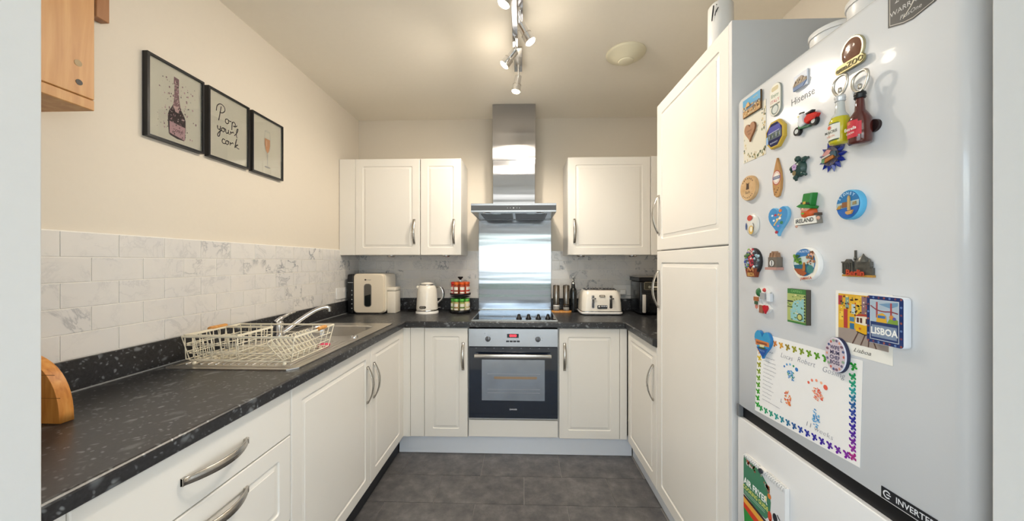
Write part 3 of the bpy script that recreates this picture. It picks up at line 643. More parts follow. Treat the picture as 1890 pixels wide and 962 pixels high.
# ================================================================== DISH RACK
def dish_rack():
    t = thing('dish_rack', (-1.06, 1.42, WT+0.005), 'cream wire dish rack with wooden handles on the sink drainer', 'dish rack')
    X0, X1, Y0, Y1, zb, zr = -1.275, -0.845, 1.285, 1.560, WT+0.021, 1.030
    ix0, ix1, iy0, iy1 = X0+0.02, X1-0.02, Y0+0.012, Y1-0.012          # the base is a little smaller than the rim
    r = 0.0017
    b = MB()
    for x0, x1, y0, y1 in ((X0, X1, Y0-0.002, Y0+0.002), (X0, X1, Y1-0.002, Y1+0.002), (X0-0.002, X0+0.002, Y0-0.002, Y1+0.002), (X1-0.002, X1+0.002, Y0-0.002, Y1+0.002)):
        b.box(x0, x1, y0, y1, zr-0.007, zr, WIREM, 0.001, 1)
    b.build('rim', t)
    b = MB()
    for z, k in ((zb, 0), (zb+0.030, 0.3), (zb+0.060, 0.6)):
        p = rrect(ix0+(X0-ix0)*k, ix1+(X1-ix1)*k, iy0+(Y0-iy0)*k, iy1+(Y1-iy1)*k, 0.012, 3)
        b.tube([(x, y, z) for x, y in p], r*1.1, WIREM, 6, closed=True)
    for i in range(10):
        x = ix0+(ix1-ix0)*i/9; xt = X0+(X1-X0)*i/9
        if i < 4 or i == 9: b.tube([(xt, Y0, zr-0.005), (x, iy0, zb), (x, iy1, zb), (xt, Y1, zr-0.005)], r, WIREM, 6)
        else: b.tube([(x, iy0, zb), (x, iy1, zb), (xt, Y1, zr-0.005)] if i in (4, 7) else [(x, iy0, zb), (x, iy1, zb)], r, WIREM, 6)
    for j in range(8):
        y = iy0+(iy1-iy0)*j/7; yt = Y0+(Y1-Y0)*j/7
        b.tube([(X0, yt, zr-0.005), (ix0, y, zb+r), (ix1, y, zb+r)]+([(X1, yt, zr-0.005)] if j > 4 else [(ix1+0.007, y, zb+0.030)]), r, WIREM, 6)
    b.build('basket', t)
    b = MB()                                         # leaning plate prongs: a row of hoops along the right side
    for k in range(11):
        y = Y0+0.020+k*0.0225
        for lean, xa in ((0.035, -0.905),):
            b.tube([(xa, y+0.006, zb), (xa-lean, y-0.020, zb+0.060), (xa-lean-0.004, y-0.022, zb+0.073), (xa-lean-0.002, y-0.014, zb+0.080), (xa-lean+0.004, y-0.006, zb+0.073), (xa, y+0.018, zb)], r, WIREM, 6, sub=3)
    b.tube([(-0.905, Y0+0.015, zb+0.002), (-0.905, Y1-0.015, zb+0.002)], r, WIREM, 6)
    b.tube([(-0.922, Y0+0.005, zb+0.030), (-0.922, Y1-0.02, zb+0.030)], r, WIREM, 6)
    b.build('plate_prong', t)
    c = MB()                                         # cutlery basket hung inside the left end
    cx0, cx1, cy0, cy1, cz0, cz1 = X0+0.006, -1.065, Y0+0.005, Y1-0.085, zb+0.006, zr+0.004
    for x0, x1, y0, y1 in ((cx0, cx1, cy0-0.002, cy0+0.002), (cx0, cx1, cy1-0.002, cy1+0.002), (cx0-0.002, cx0+0.002, cy0-0.002, cy1+0.002), (cx1-0.002, cx1+0.002, cy0-0.002, cy1+0.002)):
        c.box(x0, x1, y0, y1, cz1-0.008, cz1, WIREM)
    for i in range(7):
        x = cx0+(cx1-cx0)*i/6; c.tube([(x, cy0, cz1-0.004), (x, cy0+0.006, cz0), (x, cy1-0.006, cz0), (x, cy1, cz1-0.004)], r, WIREM, 6)
    for j in range(7):
        y = cy0+(cy1-cy0)*j/6; c.tube([(cx0, y, cz1-0.004), (cx0+0.005, y, cz0+r), (cx1-0.005, y, cz0+r), (cx1, y, cz1-0.004)], r, WIREM, 6)
    for z in (cz0+0.03, cz0+0.06): c.tube([(x, y, z) for x, y in rrect(cx0+0.002, cx1-0.002, cy0+0.002, cy1-0.002, 0.008, 3)], r, WIREM, 6, closed=True)
    lab(c.build('cutlery_basket', t), 'small wire cutlery basket at the left end')
    for x, y0, y1 in ((X1, 1.435, 1.495), (X0, 1.40, 1.485)):
        b = MB(); zz = zr-0.002+(0.007 if x == X0 else 0.002); pts = [(0.0, y0), (0.0070, y0+0.0005), (0.0085, y0+0.008), (0.0085, y1-0.008), (0.0070, y1-0.0005), (0.0, y1)]
        b.lathe(pts, BEECH, (x, 0, zz), 14, 'Y'); lab(b.build('handle', t), 'wooden handle grip')
    for x in (ix0+0.01, ix1-0.03):
        for y in (iy0+0.006, iy1-0.006):
            b = MB(); b.lathe([(0.0, WT+0.0055), (0.0065, WT+0.0075), (0.0075, WT+0.0125), (0.005, WT+0.0185), (0.0, WT+0.020)], WIREM, (x, y, 0), 10); b.build('foot', t)
dish_rack()
b = MB(); b.box(-0.935, -0.895, 1.575, 1.625, WT+0.0065, WT+0.018, mat('pink_sponge', 'd0486a', 0.9, bump=0.6, vscale=200), 0.004, 2)
tag(b.build('sponge'), 'pink-red sponge lying on the drainer behind the dish rack', 'sponge')
# wooden round-topped board at the left opening
b = FB(frame('back', -1.30, 0.850, WT+0.0008)); pts = [(0.178*math.cos(a), 0.170*math.sin(a)) for a in [PI*i/22 for i in range(23)]]
b.M = frame('back', -1.293, 0.850, WT+0.0008)
pts = [(-0.06, 0)]+[(0.172, 0)]+[(0.172*math.cos(a)**0.8 if a < PI/2 else 0, 0.172*math.sin(a)**0.85) for a in [PI/2*i/14 for i in range(1, 15)]]+[(-0.06, 0.172)]
b.prism(pts, -0.0, 0.028, m_wood('orange_pine_board', 'b8702c', 'd08a3e', 'dc9c52', (14, 14, 1.5)), None, 0.002)
o = tag(b.build('wooden_board'), 'round-topped orange wooden board standing on the near left worktop', 'board')
b = FB(frame('back', -1.293, 0.822, WT+0.0008))
for v_ in (0.062, 0.118): b.box(-0.058, 0.160 if v_ > 0.1 else 0.174, v_, v_+0.0012, -0.0002, 0.0003, ink('8a5220'))
b.build('glue_joint', o)

# ================================================================== BACK LEFT WORKTOP ITEMS
t = thing('countertop_appliance', (-1.17, 2.77, WT), 'boxy cream appliance with an oval dark window and black side in the corner', 'appliance')
b = MB()
M = frame('back', -1.288, 2.885, WT+0.006)
b.M = M; b.prism(rrect(0, 0.243, 0, 0.300, 0.030, 5), 0.0, 0.200, CREAM); b.build('body', t)
b = FB(M); b.prism(rrect(-0.001, 0.236, -0.001, 0.301, 0.028, 5), 0.2005, 0.228, mat('cream_front_cover', 'e9dcc6', 0.32, var=0.01), None, 0.008); b.build('front_cover', t)
b = FB(M); b.prism(rrect(0.082, 0.140, 0.048, 0.225, 0.022, 5), 0.2282, 0.2292, mat('grey_bezel', '77726a', 0.3)); b.prism(rrect(0.087, 0.135, 0.053, 0.220, 0.018, 5), 0.2293, 0.2297, mat('smoked_window', '5e5a54', 0.08))
b.prism([(0.0885, 0.060), (0.100, 0.0535), (0.125, 0.0535), (0.134, 0.062), (0.134, 0.145), (0.0885, 0.133)], 0.2298, 0.2300, mat('window_dark', '1a1f1e', 0.1)); b.build('window', t)
b = FB(M); b.disc(0.093, 0.255, 0.007, 0.2284, ink('2b2320'), ry=0.006); b.text('bonsaii', 0.013, 0.118, 0.255, 0.2285, ink('6b6054')); b.build('logo', t)
b = MB(); b.box(-1.338, -1.290, 2.66, 2.885, WT+0.002, 1.214, BLACK, 0.012, 3); b.box(-1.3365, -1.291, 2.6585, 2.6598, 1.150, 1.153, ink('c9c9c9'))
for k in range(5): b.M = Matrix(); b.cyl((-1.300, 2.6598, 0.955+k*0.034), (-1.300, 2.657, 0.955+k*0.034), 0.004, ink('b9bbb9'), n=10)
b.build('control_head', t)
b = MB(); b.box(-1.28, -1.06, 2.68, 2.87, WT+0.0008, WT+0.0058, BLACK); b.build('foot', t)
b = MB(); M = frame('back', -1.043, 2.86, WT+0.0008)
t = thing('storage_tin', (-1.01, 2.78, WT), 'slim cream storage tin with a lid, right of the boxy cream appliance', 'tin')
b.box(-1.045, -0.980, 2.700, 2.815, WT+0.0008, 1.083, CREAM, 0.004, 2); b.build('body', t)
b = MB(); b.box(-1.046, -0.979, 2.699, 2.816, 1.0855, 1.112, CREAM, 0.004, 2); b.box(-1.043, -0.982, 2.702, 2.813, 1.083, 1.0856, ink('5b554c')); b.build('lid', t)
# kettle
t = thing('kettle', (-0.737, 2.735, WT), 'cream domed electric kettle with chrome trim and looped handle', 'kettle')
kx, ky, z = -0.742, 2.735, WT+0.0008
b = MB(); b.lathe([(0.088, z), (0.088, z+0.012), (0.080, z+0.020), (0, z+0.020)], WHITE, (kx, ky, 0), 28); b.build('power_base', t)
b = MB(); b.lathe([(0.084, z+0.021), (0.085, z+0.027), (0.082, z+0.030)], CHROME, (kx, ky, 0), 28); b.lathe([(0.056, z+0.2150), (0.057, z+0.221), (0.050, z+0.225)], CHROME, (kx, ky, 0), 24); b.build('chrome_band', t)
KC = mat('kettle_cream', 'eee8dc', 0.28, bump=0.5, vscale=60, coat=0.3)
b = MB(); b.lathe([(0.083, z+0.031), (0.081, z+0.07), (0.078, z+0.12), (0.075, z+0.165), (0.071, z+0.19), (0.063, z+0.208), (0.055, z+0.2148)], KC, (kx, ky, 0), 28); b.build('body', t)
b = MB(); b.lathe([(0.048, z+0.2255), (0.044, z+0.233), (0.02, z+0.238), (0, z+0.239)], KC, (kx, ky, 0), 22); b.build('lid', t)
b = MB(); b.tube([(kx+0.066, ky, z+0.198), (kx+0.092, ky, z+0.203), (kx+0.114, ky, z+0.188), (kx+0.124, ky, z+0.150), (kx+0.116, ky, z+0.110), (kx+0.080, ky, z+0.076)], 0.008, CHROME, 8, sub=4)
b.tube([(kx+0.098, ky+0.002, z+0.203), (kx+0.122, ky+0.002, z+0.186), (kx+0.132, ky+0.002, z+0.150), (kx+0.124, ky+0.002, z+0.112)], 0.006, DGREY, 8, sub=4); b.build('handle', t)
b = MB(); b.tube([(kx-0.060, ky, z+0.19), (kx-0.082, ky, z+0.202)], [0.018, 0.010], KC, 10); b.build('spout', t)
b = MB(); b.box(kx+0.086, kx+0.108, ky-0.006, ky+0.006, z+0.040, z+0.046, CHROME, 0.002, 1); b.build('switch', t)
b = FB(frame('back', kx-0.012, ky-0.0815, z+0.052)); b.prism(rrect(-0.025, 0.025, -0.009, 0.009, 0.008, 4), -0.002, 0.003, ink('3b362f')); b.text('BREVILLE', 0.009, 0, 0, 0.0032, ink('d9d2c4')); b.build('badge', t)
# spice carousel and its jars
sx_, sy_ = -0.487, 2.765
t = thing('spice_carousel', (sx_, sy_, WT), 'black two-tier spice rack left of the hob', 'spice rack')
z = WT+0.0008
b = MB(); b.lathe([(0.070, z), (0.078, z+0.004), (0.078, z+0.010), (0.0, z+0.010)], BLACK, (sx_, sy_, 0), 28); b.lathe([(0.082, z+0.012), (0.083, z+0.026), (0.081, z+0.026), (0.080, z+0.014), (0.0, z+0.013)], BLACK, (sx_, sy_, 0), 28); b.build('tray', t)
b = MB(); b.lathe([(0.0, z+0.139), (0.080, z+0.139), (0.083, z+0.152), (0.081, z+0.152), (0.079, z+0.142), (0.0, z+0.142)], BLACK, (sx_, sy_, 0), 28); b.lathe([(0.0, z+0.118), (0.06, z+0.120), (0.078, z+0.128), (0.06, z+0.129), (0, z+0.130)], BLACK, (sx_, sy_, 0), 28); b.build('tray', t)
b = MB(); b.cyl((sx_, sy_, z+0.011), (sx_, sy_, z+0.262), 0.0045, CHROME, n=12); b.build('pole', t)
b = MB(); b.lathe([(0.0, z+0.256), (0.006, z+0.256), (0.022, z+0.276), (0.020, z+0.281), (0.0, z+0.278)], BLACK, (sx_, sy_, 0), 18); b.build('carry_knob', t)
GL = mat('jar_glass', 'e8e8e4', 0.05, coat=0.5)
def jar(lid, label_c, fill):
    o = MB(); o.lathe([(0.0, 0.0), (0.0185, 0.001), (0.0195, 0.006), (0.0195, 0.066), (0.016, 0.073)], mat('spice_'+fill, fill, 0.25, var=0.15, vscale=120, coat=0.5), (0, 0, 0), 14)
    j = o.build('spice_jar', loc=(0, 0, 0))
    q = MB(); q.lathe([(0.0175, 0.0745), (0.0188, 0.076), (0.0188, 0.094), (0.016, 0.0965), (0.0, 0.0965)], mat('lid_'+lid, lid, 0.35), (0, 0, 0), 14); q.build('lid', j)
    q = MB(); n = 10
    for (za, zb_, c) in ((0.012, 0.060, 'e4e0d4'), (0.024, 0.036, label_c)):
        for k in range(n):
            a0 = -PI/2-1.15+2.3*k/n; a1 = -PI/2-1.15+2.3*(k+1)/n; rr = 0.0198 if za < 0.02 else 0.02
            q.add([(rr*math.cos(a0), rr*math.sin(a0), za), (rr*math.cos(a1), rr*math.sin(a1), za), (rr*math.cos(a1), rr*math.sin(a1), zb_), (rr*math.cos(a0), rr*math.sin(a0), zb_)], [(0, 1, 2, 3)], ink(c), True)
    q.build('label', j); return j
TOP = [('e05a1e', 'b8301f', 'b0482a'), ('e0641e', '7a2d1c', '8f3c22'), ('c9281c', 'a8231c', 'b5302a')]
BOT = [('5fb648', 'c8b98a', 'd9c99a'), ('66bb4e', '9a7d4b', 'b7a06c'), ('58b044', '6b8a3c', '8f9a4a')]
pt = [jar(*a) for a in TOP]; pb = [jar(*a) for a in BOT]; used = set()
for tier, (protos, zz, names) in enumerate(((pt, z+0.1435, ['front left', 'front middle', 'front right', 'right end', 'rear right', 'rear middle', 'rear left', 'left end']), (pb, z+0.0150, None))):
    names = names or ['front left', 'front middle', 'front right', 'right end', 'rear right', 'rear middle', 'rear left', 'left end']
    for k in range(8):
        a = math.radians(-112.5+k*45); pi_ = (k+1) % 3 if tier else [1, 0, 0, 0, 1, 0, 1, 2][k]
        pr = protos[pi_]; key = (tier, pi_)
        o = pr if key not in used else copy_tree(pr); used.add(key)
        o.location = (sx_+0.056*math.cos(a), sy_+0.056*math.sin(a), zz); o.rotation_euler = (0, 0, a+PI/2)
        lidn = ['green', 'orange'][1-tier] if not (tier == 0 and pi_ == 2) else 'red'
        where = {0: 'front, just left of the pole', 1: 'front, just right of the pole', 2: 'right side towards the front', 3: 'right side towards the back', 4: 'back, right of the pole', 5: 'back, left of the pole', 6: 'left side towards the back', 7: 'left side towards the front'}[k]
        tag(o, '%s-lidded spice jar on the %s tier, %s' % (lidn, 'lower' if tier else 'upper', where), 'jar', 'spice jars in the carousel')
# salt and pepper mills
t = thing('mill_tray', (0.30, 2.805, WT), 'small oblong wooden tray under the two steel mills', 'tray')
b = MB(); b.prism(rrect(0.228, 0.386, 2.772, 2.838, 0.030, 6), WT+0.0008, WT+0.013, BEECH, None, 0.002); b.M = Matrix(); b.build('board', t)
def mill(x, lbl, win):
    t = thing('mill', (x, 2.805, WT+0.0135), lbl, 'mill', 'pair of steel mills'); z = WT+0.0135
    b = MB(); b.lathe([(0.0, z), (0.024, z), (0.024, z+0.028), (0.0, z+0.028)], glass_mat('acrylic', 'b7b6b2', 0.15, 0.4), (x, 2.805, 0), 22); b.build('chamber', t)
    b = MB(); b.lathe([(0.0, z+0.0285), (0.0245, z+0.0285), (0.0245, z+0.046), (0, z+0.046)], win, (x, 2.805, 0), 22); b.build('collar', t)
    b = MB(); b.lathe([(0.0, z+0.0465), (0.0255, z+0.0465), (0.0262, z+0.052), (0.0262, z+0.196), (0.0235, z+0.201), (0.0, z+0.201)], m_brushed('mill_steel', '8d8780', 0.2, (3, 3, 400), 0.1) if 'mill_steel' not in bpy.data.materials else bpy.data.materials['mill_steel'], (x, 2.805, 0), 24); b.build('body', t)
    b = MB(); b.lathe([(0.006, z+0.2012), (0.006, z+0.206), (0.0, z+0.206)], CHROME, (x, 2.805, 0), 12); b.build('button', t)
mill(0.267, 'brushed steel mill with a white collar on the wooden tray, nearer the hob', mat('salt_white', 'e2e0dc', 0.5))
mill(0.345, 'brushed steel mill with a dark collar on the wooden tray, nearer the oil bottle', mat('pepper_dark', '3a3531', 0.3))
t = thing('oil_bottle', (0.415, 2.82, WT), 'tall dark oil bottle with steel pourer beside the steel mills', 'bottle')
b = MB(); z = WT+0.0008; b.lathe([(0.0, z), (0.027, z+0.001), (0.028, z+0.006), (0.028, z+0.165), (0.024, z+0.182), (0.0155, z+0.192), (0.0145, z+0.222)], mat('dark_bottle_glass', '17191a', 0.12, coat=0.4), (0.404, 2.83, 0), 24); b.build('body', t)
b = MB(); b.lathe([(0.0165, z+0.2225), (0.0165, z+0.232), (0.008, z+0.240), (0.004, z+0.250)], CHROME, (0.404, 2.83, 0), 16); b.tube([(0.404, 2.83, z+0.248), (0.403, 2.825, z+0.266), (0.397, 2.816, z+0.284)], 0.0035, CHROME, 8); b.tube([(0.410, 2.832, z+0.24), (0.413, 2.832, z+0.275)], 0.002, BLACK, 6); b.build('pourer', t)
# toaster
t = thing('toaster', (0.60, 2.74, WT), 'cream four-slice toaster with chrome trim right of the oil bottle', 'toaster')
def loft(b, secs, m):
    n = len(secs[0][1]); v = [(x, y, z) for z, p in secs for x, y in p]; f = []
    for k in range(len(secs)-1):
        for i in range(n): j = (i+1) % n; f.append((k*n+i, k*n+j, (k+1)*n+j, (k+1)*n+i))
    b.add(v, f, m, True); b.add(v[-n:], [tuple(range(n))], m); b.add(v[:n], [tuple(range(n))[::-1]], m)
tx0, tx1, ty0, ty1 = 0.436, 0.748, 2.640, 2.880; z = WT+0.0008
def tsec(g, r): return rrect(tx0+g, tx1-g, ty0+g, ty1-g, r, 5)
b = MB(); loft(b, [(z+0.004, tsec(0.010, 0.03)), (z+0.010, tsec(0.0, 0.035)), (z+0.020, tsec(0.0, 0.035)), (z+0.024, tsec(0.004, 0.035))], WHITE); b.build('base', t)
b = MB(); loft(b, [(z+0.0245, tsec(0.003, 0.035)), (z+0.029, tsec(0.003, 0.035))], CHROME); b.build('trim_band', t)
b = MB(); loft(b, [(z+0.0295, tsec(0.006, 0.035)), (z+0.09, tsec(0.008, 0.04)), (z+0.150, tsec(0.015, 0.045)), (z+0.172, tsec(0.022, 0.05)), (z+0.182, tsec(0.032, 0.045))], KC); b.build('body', t)
b = MB(); loft(b, [(z+0.1825, tsec(0.036, 0.03)), (z+0.187, tsec(0.038, 0.03))], CHROME)
for i in range(2):
    for j in range(2):
        cx = tx0+0.095+i*0.122; cy = ty0+0.080+j*0.082
        b.box(cx-0.052, cx+0.052, cy-0.021, cy+0.021, z+0.1872, z+0.1885, BLACK)
        for k in range(5): b.box(cx-0.046+k*0.022, cx-0.043+k*0.022, cy-0.020, cy+0.020, z+0.189, z+0.196, CHROME)
b.build('slot_plate', t)
M = frame('back', 0.592, ty0+0.008, z); b = FB(M)
for u in (-0.068, 0.064):
    b.prism(rrect(u-0.011, u+0.011, 0.050, 0.148, 0.008, 3), -0.004, 0.003, CHROME); b.rect(u-0.004, u+0.004, 0.056, 0.142, 0.0033, BLACK)
b.build('lever_slot', t)
for u in (-0.068, 0.064):
    b = FB(M); b.box(u-0.009, u+0.009, 0.118, 0.130, 0.004, 0.024, CHROME, 0.002, 1); b.box(u+0.011, u+0.020, 0.120, 0.127, 0.004, 0.015, DGREY); b.build('lever', t)
b = FB(M); b.prism(rrect(-0.036, 0.038, 0.048, 0.074, 0.005, 3), -0.002, 0.003, mat('toaster_panel', '4d5257', 0.25, 0.5)); 
for k in range(3): b.rect(-0.008+k*0.016, 0.004+k*0.016, 0.062, 0.070, 0.0033, ink('c9ccd0'))
b.lathe([(0.010, 0.003), (0.009, 0.010), (0, 0.010)], CHROME, (-0.022, 0.061, 0), 14); b.build('control_panel', t)
b = FB(M); b.prism(rrect(-0.020, 0.020, 0.136, 0.150, 0.004, 3), -0.009, 0.002, ink('5c5140')); b.prism(rrect(-0.016, 0.016, 0.139, 0.147, 0.003, 3), 0.002, 0.0025, ink('d9cfc0')); b.build('badge', t)
b = MB(); b.tube([(0.742, 2.82, z+0.050), (0.765, 2.83, z+0.075), (0.782, 2.86, z+0.12), (0.786, 2.90, z+0.155)], 0.0035, WHITE, 8, sub=5); b.build('cable', t)
# air fryer
t = thing('air_fryer', (1.05, 2.76, WT), 'black air fryer with display and silver handle in the right corner', 'air fryer')
z = WT+0.0008; AF = mat('air_fryer_black', '15171a', 0.22, coat=0.3)
b = MB(); b.box(0.872, 1.240, 2.660, 2.890, z+0.008, z+0.250, AF, 0.012, 3); b.build('body', t)
b = MB(); b.box(0.864, 1.245, 2.655, 2.893, z+0.2805, z+0.287, mat('silver_trim', 'b0aca6', 0.3, 0.8), 0.002, 1); b.box(0.868, 1.242, 2.657, 2.892, z+0.2505, z+0.280, BLACK, 0.003, 1); b.build('lid', t)
M = frame('back', 0.872, 2.658, z); b = FB(M)
b.prism(rrect(0.030, 0.330, 0.188, 0.247, 0.010, 4), 0.0, 0.003, mat('champagne_bezel', 'a8a190', 0.25, 0.8)); b.prism(rrect(0.034, 0.326, 0.192, 0.243, 0.008, 4), 0.003, 0.004, mat('panel_glass', '4c4a40', 0.08, 0.3))
b.rect(0.090, 0.150, 0.205, 0.215, 0.0043, ink('e6ddc8')); b.rect(0.108, 0.140, 0.253, 0.261, 0.0005, ink('cfc8ba')); b.disc(0.070, 0.210, 0.010, 0.0043, ink('8d8a7c')); b.text('NINJA', 0.014, 0.20, 0.225, 0.0044, ink('d8d2c4'))
b.build('control_panel', t)
b = FB(M); b.box(0.010, 0.175, 0.020, 0.170, 0.001, 0.012, AF, 0.004, 2); b.box(0.180, 0.350, 0.020, 0.170, 0.001, 0.012, AF, 0.004, 2); b.build('drawer', t)
b = FB(M); b.box(0.012, 0.034, 0.022, 0.155, 0.016, 0.034, mat('light_grip', 'd8d3cb', 0.3, 0.3), 0.003, 2); b.box(0.0345, 0.060, 0.030, 0.150, 0.0125, 0.03, BLACK, 0.004, 2); b.build('handle', t)
# sockets and plugs
def socket(M, u, v, w_, h_, lbl, plug=False):
    b = FB(M); b.prism(rrect(u-w_/2, u+w_/2, v-h_/2, v+h_/2, 0.004, 3), 0, 0.008, WHITE, None, 0.002)
    o = tag(b.build('wall_socket'), lbl, 'socket')
    b = FB(M)
    for s_ in ((-1, 1) if w_ > 0.1 else (0,)):
        b.box(u+s_*w_*0.25-0.006, u+s_*w_*0.25+0.006, v+0.010, v+0.028, 0.0082, 0.011, WHITE)
    b.build('switch', o)
    if plug:
        b = FB(M); b.box(u-0.024, u+0.024, v-0.036, v+0.006, 0.0085, 0.035, WHITE if plug == 'w' else BLACK, 0.006, 2); lab(b.build('plug', o), 'plug in the socket')
socket(frame('left', XL+0.0108, 2.625, 1.073), 0, 0, 0.146, 0.084, 'white double socket on the tiled left wall near the corner')
socket(frame('back', -0.800, YB-0.0108, 1.085), 0, 0, 0.146, 0.086, 'white socket on the tiles behind the kettle', 'b')
socket(frame('back', 0.815, YB-0.0108, 1.080), 0, 0, 0.146, 0.086, 'white socket on the tiles between toaster and air fryer', 'w')
b = MB(); b.tube([(-0.90, 2.895, WT+0.006), (-0.93, 2.84, WT+0.006), (-0.89, 2.80, WT+0.006), (-0.86, 2.85, WT+0.006), (-0.845, 2.893, WT+0.030), (-0.830, 2.897, 1.02), (-0.835, 2.893, 1.05)], 0.0035, BLACK, 8, sub=5)
tag(b.build('power_cable'), 'black power cable looping on the worktop left of the kettle', 'cable')

# ================================================================== WALL THINGS
# three framed prints
FR = mat('black_frame', '15161a', 0.3); ART = mat('art_paper', 'e6e2d0', 0.6, var=0.01)
def picture(yc, w_, h_, zc, lbl, draw):
    t = thing('framed_print', (XL+0.001, yc, zc-h_/2), lbl, 'picture', 'three framed prints on the left wall')
    M = frame('left', XL+0.001, yc, zc); b = FB(M); W_, H_, s_ = w_/2, h_/2, 0.0085
    for x0, x1, y0, y1 in ((-W_, W_, H_-s_, H_), (-W_, W_, -H_, -H_+s_), (-W_, -W_+s_, -H_+s_, H_-s_), (W_-s_, W_, -H_+s_, H_-s_)): b.box(x0, x1, y0, y1, 0, 0.020, FR)
    b.build('frame', t)
    b = FB(M); b.box(-W_+s_, W_-s_, -H_+s_, H_-s_, 0.001, 0.010, ART); draw(b, 0.0104); b.build('print', t)
    b = FB(M); b.box(-W_+s_+0.0003, W_-s_-0.0003, -H_+s_+0.0003, H_-s_-0.0003, 0.0125, 0.0140, glass_mat('picture_glass', 'ffffff', 0.0)); b.build('glass', t)
def art_bottle(b, z):
    K = ink('3a2c2f'); P = ink('c9a2a6'); P2 = ink('8d656c'); rnd = random.Random(3)
    b.prism([(-0.024, -0.120), (0.004, -0.127), (0.032, -0.126), (0.037, -0.120), (0.039, -0.08), (0.039, -0.045), (0.034, -0.028), (0.022, -0.010), (0.013, 0.006), (-0.010, 0.008), (-0.018, -0.008), (-0.028, -0.026), (-0.033, -0.044), (-0.032, -0.08), (-0.029, -0.115)], z, z, K)
    b.prism([(-0.014, -0.010), (0.020, -0.010), (0.012, 0.030), (0.009, 0.105), (-0.007, 0.108), (-0.008, 0.030)], z+0.0002, z+0.0002, P2)
    b.prism([(-0.010, 0.085), (0.011, 0.085), (0.011, 0.112), (-0.009, 0.114)], z+0.0003, z+0.0003, ink('7f545c'))
    b.prism([(-0.027, -0.066), (0.037, -0.072), (0.035, -0.124), (-0.026, -0.112)], z+0.0004, z+0.0004, P)
    b.prism([(-0.012, 0.0), (0.016, 0.0), (0.008, -0.024), (-0.004, -0.022)], z+0.0004, z+0.0004, ink('d7b5b2'))
    b.text('rosé', 0.024, 0.005, -0.094, z+0.0006, ink('4a2b33'), shear=0.3)
    for _ in range(150):
        a = rnd.uniform(0, 2*PI); r = rnd.gauss(0.045, 0.020); x, y = r*math.cos(a)+0.003, rnd.uniform(-0.12, 0.10)
        w_ = rnd.uniform(0.0008, 0.003); b.disc(x, y, w_, z+0.0007, rnd.choice([K, P2, P]), ry=w_*rnd.uniform(0.6, 1.8), n=6)
    for _ in range(70):
        x, y = rnd.uniform(-0.028, 0.034), rnd.uniform(-0.062, 0.10); 
        if y > 0: x *= 0.28
        b.disc(x, y, rnd.uniform(0.001, 0.0035), z+0.0008, rnd.choice([P, ink('d9c3bd'), ink('1d1517')]), ry=rnd.uniform(0.001, 0.003), n=6)
def art_words(b, z):
    K = ink('26262a'); wd = 0.0042
    def st(p, ox, oy, s_=0.00122): b.stroke([(ox*1.22+x*s_+0.004, oy*1.22+y*s_+0.012) for x, y in p], wd, z, K)
    # Pop
    st([(-4, -6), (2, 22), (7, 50)], -0.045, 0.016); st([(-14, 26), (-10, 46), (4, 58), (20, 54), (23, 40), (12, 28), (0, 26)], -0.045, 0.016)
    st([(8, 18), (0, 14), (-1, 4), (6, 0), (13, 6), (12, 15), (8, 18), (18, 14), (26, 16)], -0.018, 0.012)
    st([(0, 16), (-2, -16), (0, 10), (8, 18), (15, 12), (12, 3), (4, 2), (14, 2), (24, 10)], 0.012, 0.012)
    # your
    st([(0, 16), (1, 6), (7, 3), (12, 8), (13, 18), (12, 0), (8, -20), (1, -22), (4, -10), (18, 4)], -0.054, -0.026)
    st([(8, 16), (1, 12), (1, 4), (7, 1), (13, 8), (8, 16), (17, 13)], -0.036, -0.026)
    st([(0, 16), (1, 4), (6, 1), (12, 8), (13, 17), (13, 4), (18, 1)], -0.018, -0.026)
    st([(0, 2), (1, 14), (5, 10), (12, 16), (16, 12)], 0.004, -0.026); st([(0, 4), (14, 22), (18, 36), (12, 30), (10, 8), (14, 0)], 0.022, -0.026)
    # cork
    st([(14, 15), (4, 16), (0, 6), (5, 0), (16, 3)], -0.034, -0.068); st([(8, 16), (1, 12), (1, 4), (7, 1), (13, 8), (8, 16), (17, 13)], -0.018, -0.068)
    st([(0, 2), (1, 14), (5, 10), (12, 16), (16, 12)], 0.002, -0.068); st([(2, 0), (8, 24), (12, 38), (6, 20), (4, 2), (10, 12), (18, 16), (8, 8), (16, 2), (24, 2)], 0.022, -0.068)
def art_glass(b, z):
    G = ink('b9bab2'); O = ink('d59a6c')
    b.prism([(-0.020, 0.045), (0.020, 0.045), (0.019, 0.010), (0.012, -0.016), (0.003, -0.030), (-0.003, -0.030), (-0.012, -0.016), (-0.019, 0.010)], z, z, O)
    for s_ in (-1, 1): b.stroke([(s_*0.017, 0.085), (s_*0.021, 0.045), (s_*0.020, 0.010), (s_*0.013, -0.016), (s_*0.003, -0.032), (s_*0.0015, -0.075), (s_*0.003, -0.103)], 0.0018, z+0.0003, G)
    b.stroke([(-0.017, 0.085), (0, 0.081), (0.017, 0.085), (0, 0.089), (-0.017, 0.085)], 0.0014, z+0.0003, G)
    b.disc(0, -0.106, 0.022, z+0.0002, ink('8f9088'), ry=0.0045); b.disc(-0.006, 0.02, 0.004, z+0.0004, ink('e4b88e'), ry=0.018)
picture(1.355, 0.230, 0.308, 1.921, 'black framed print of a splattered champagne bottle, leftmost on the left wall', art_bottle)
picture(1.606, 0.230, 0.308, 1.921, 'black framed print reading Pop your cork, middle of the three', art_words)
picture(1.855, 0.230, 0.308, 1.921, 'black framed print of a champagne flute, rightmost of the three', art_glass)
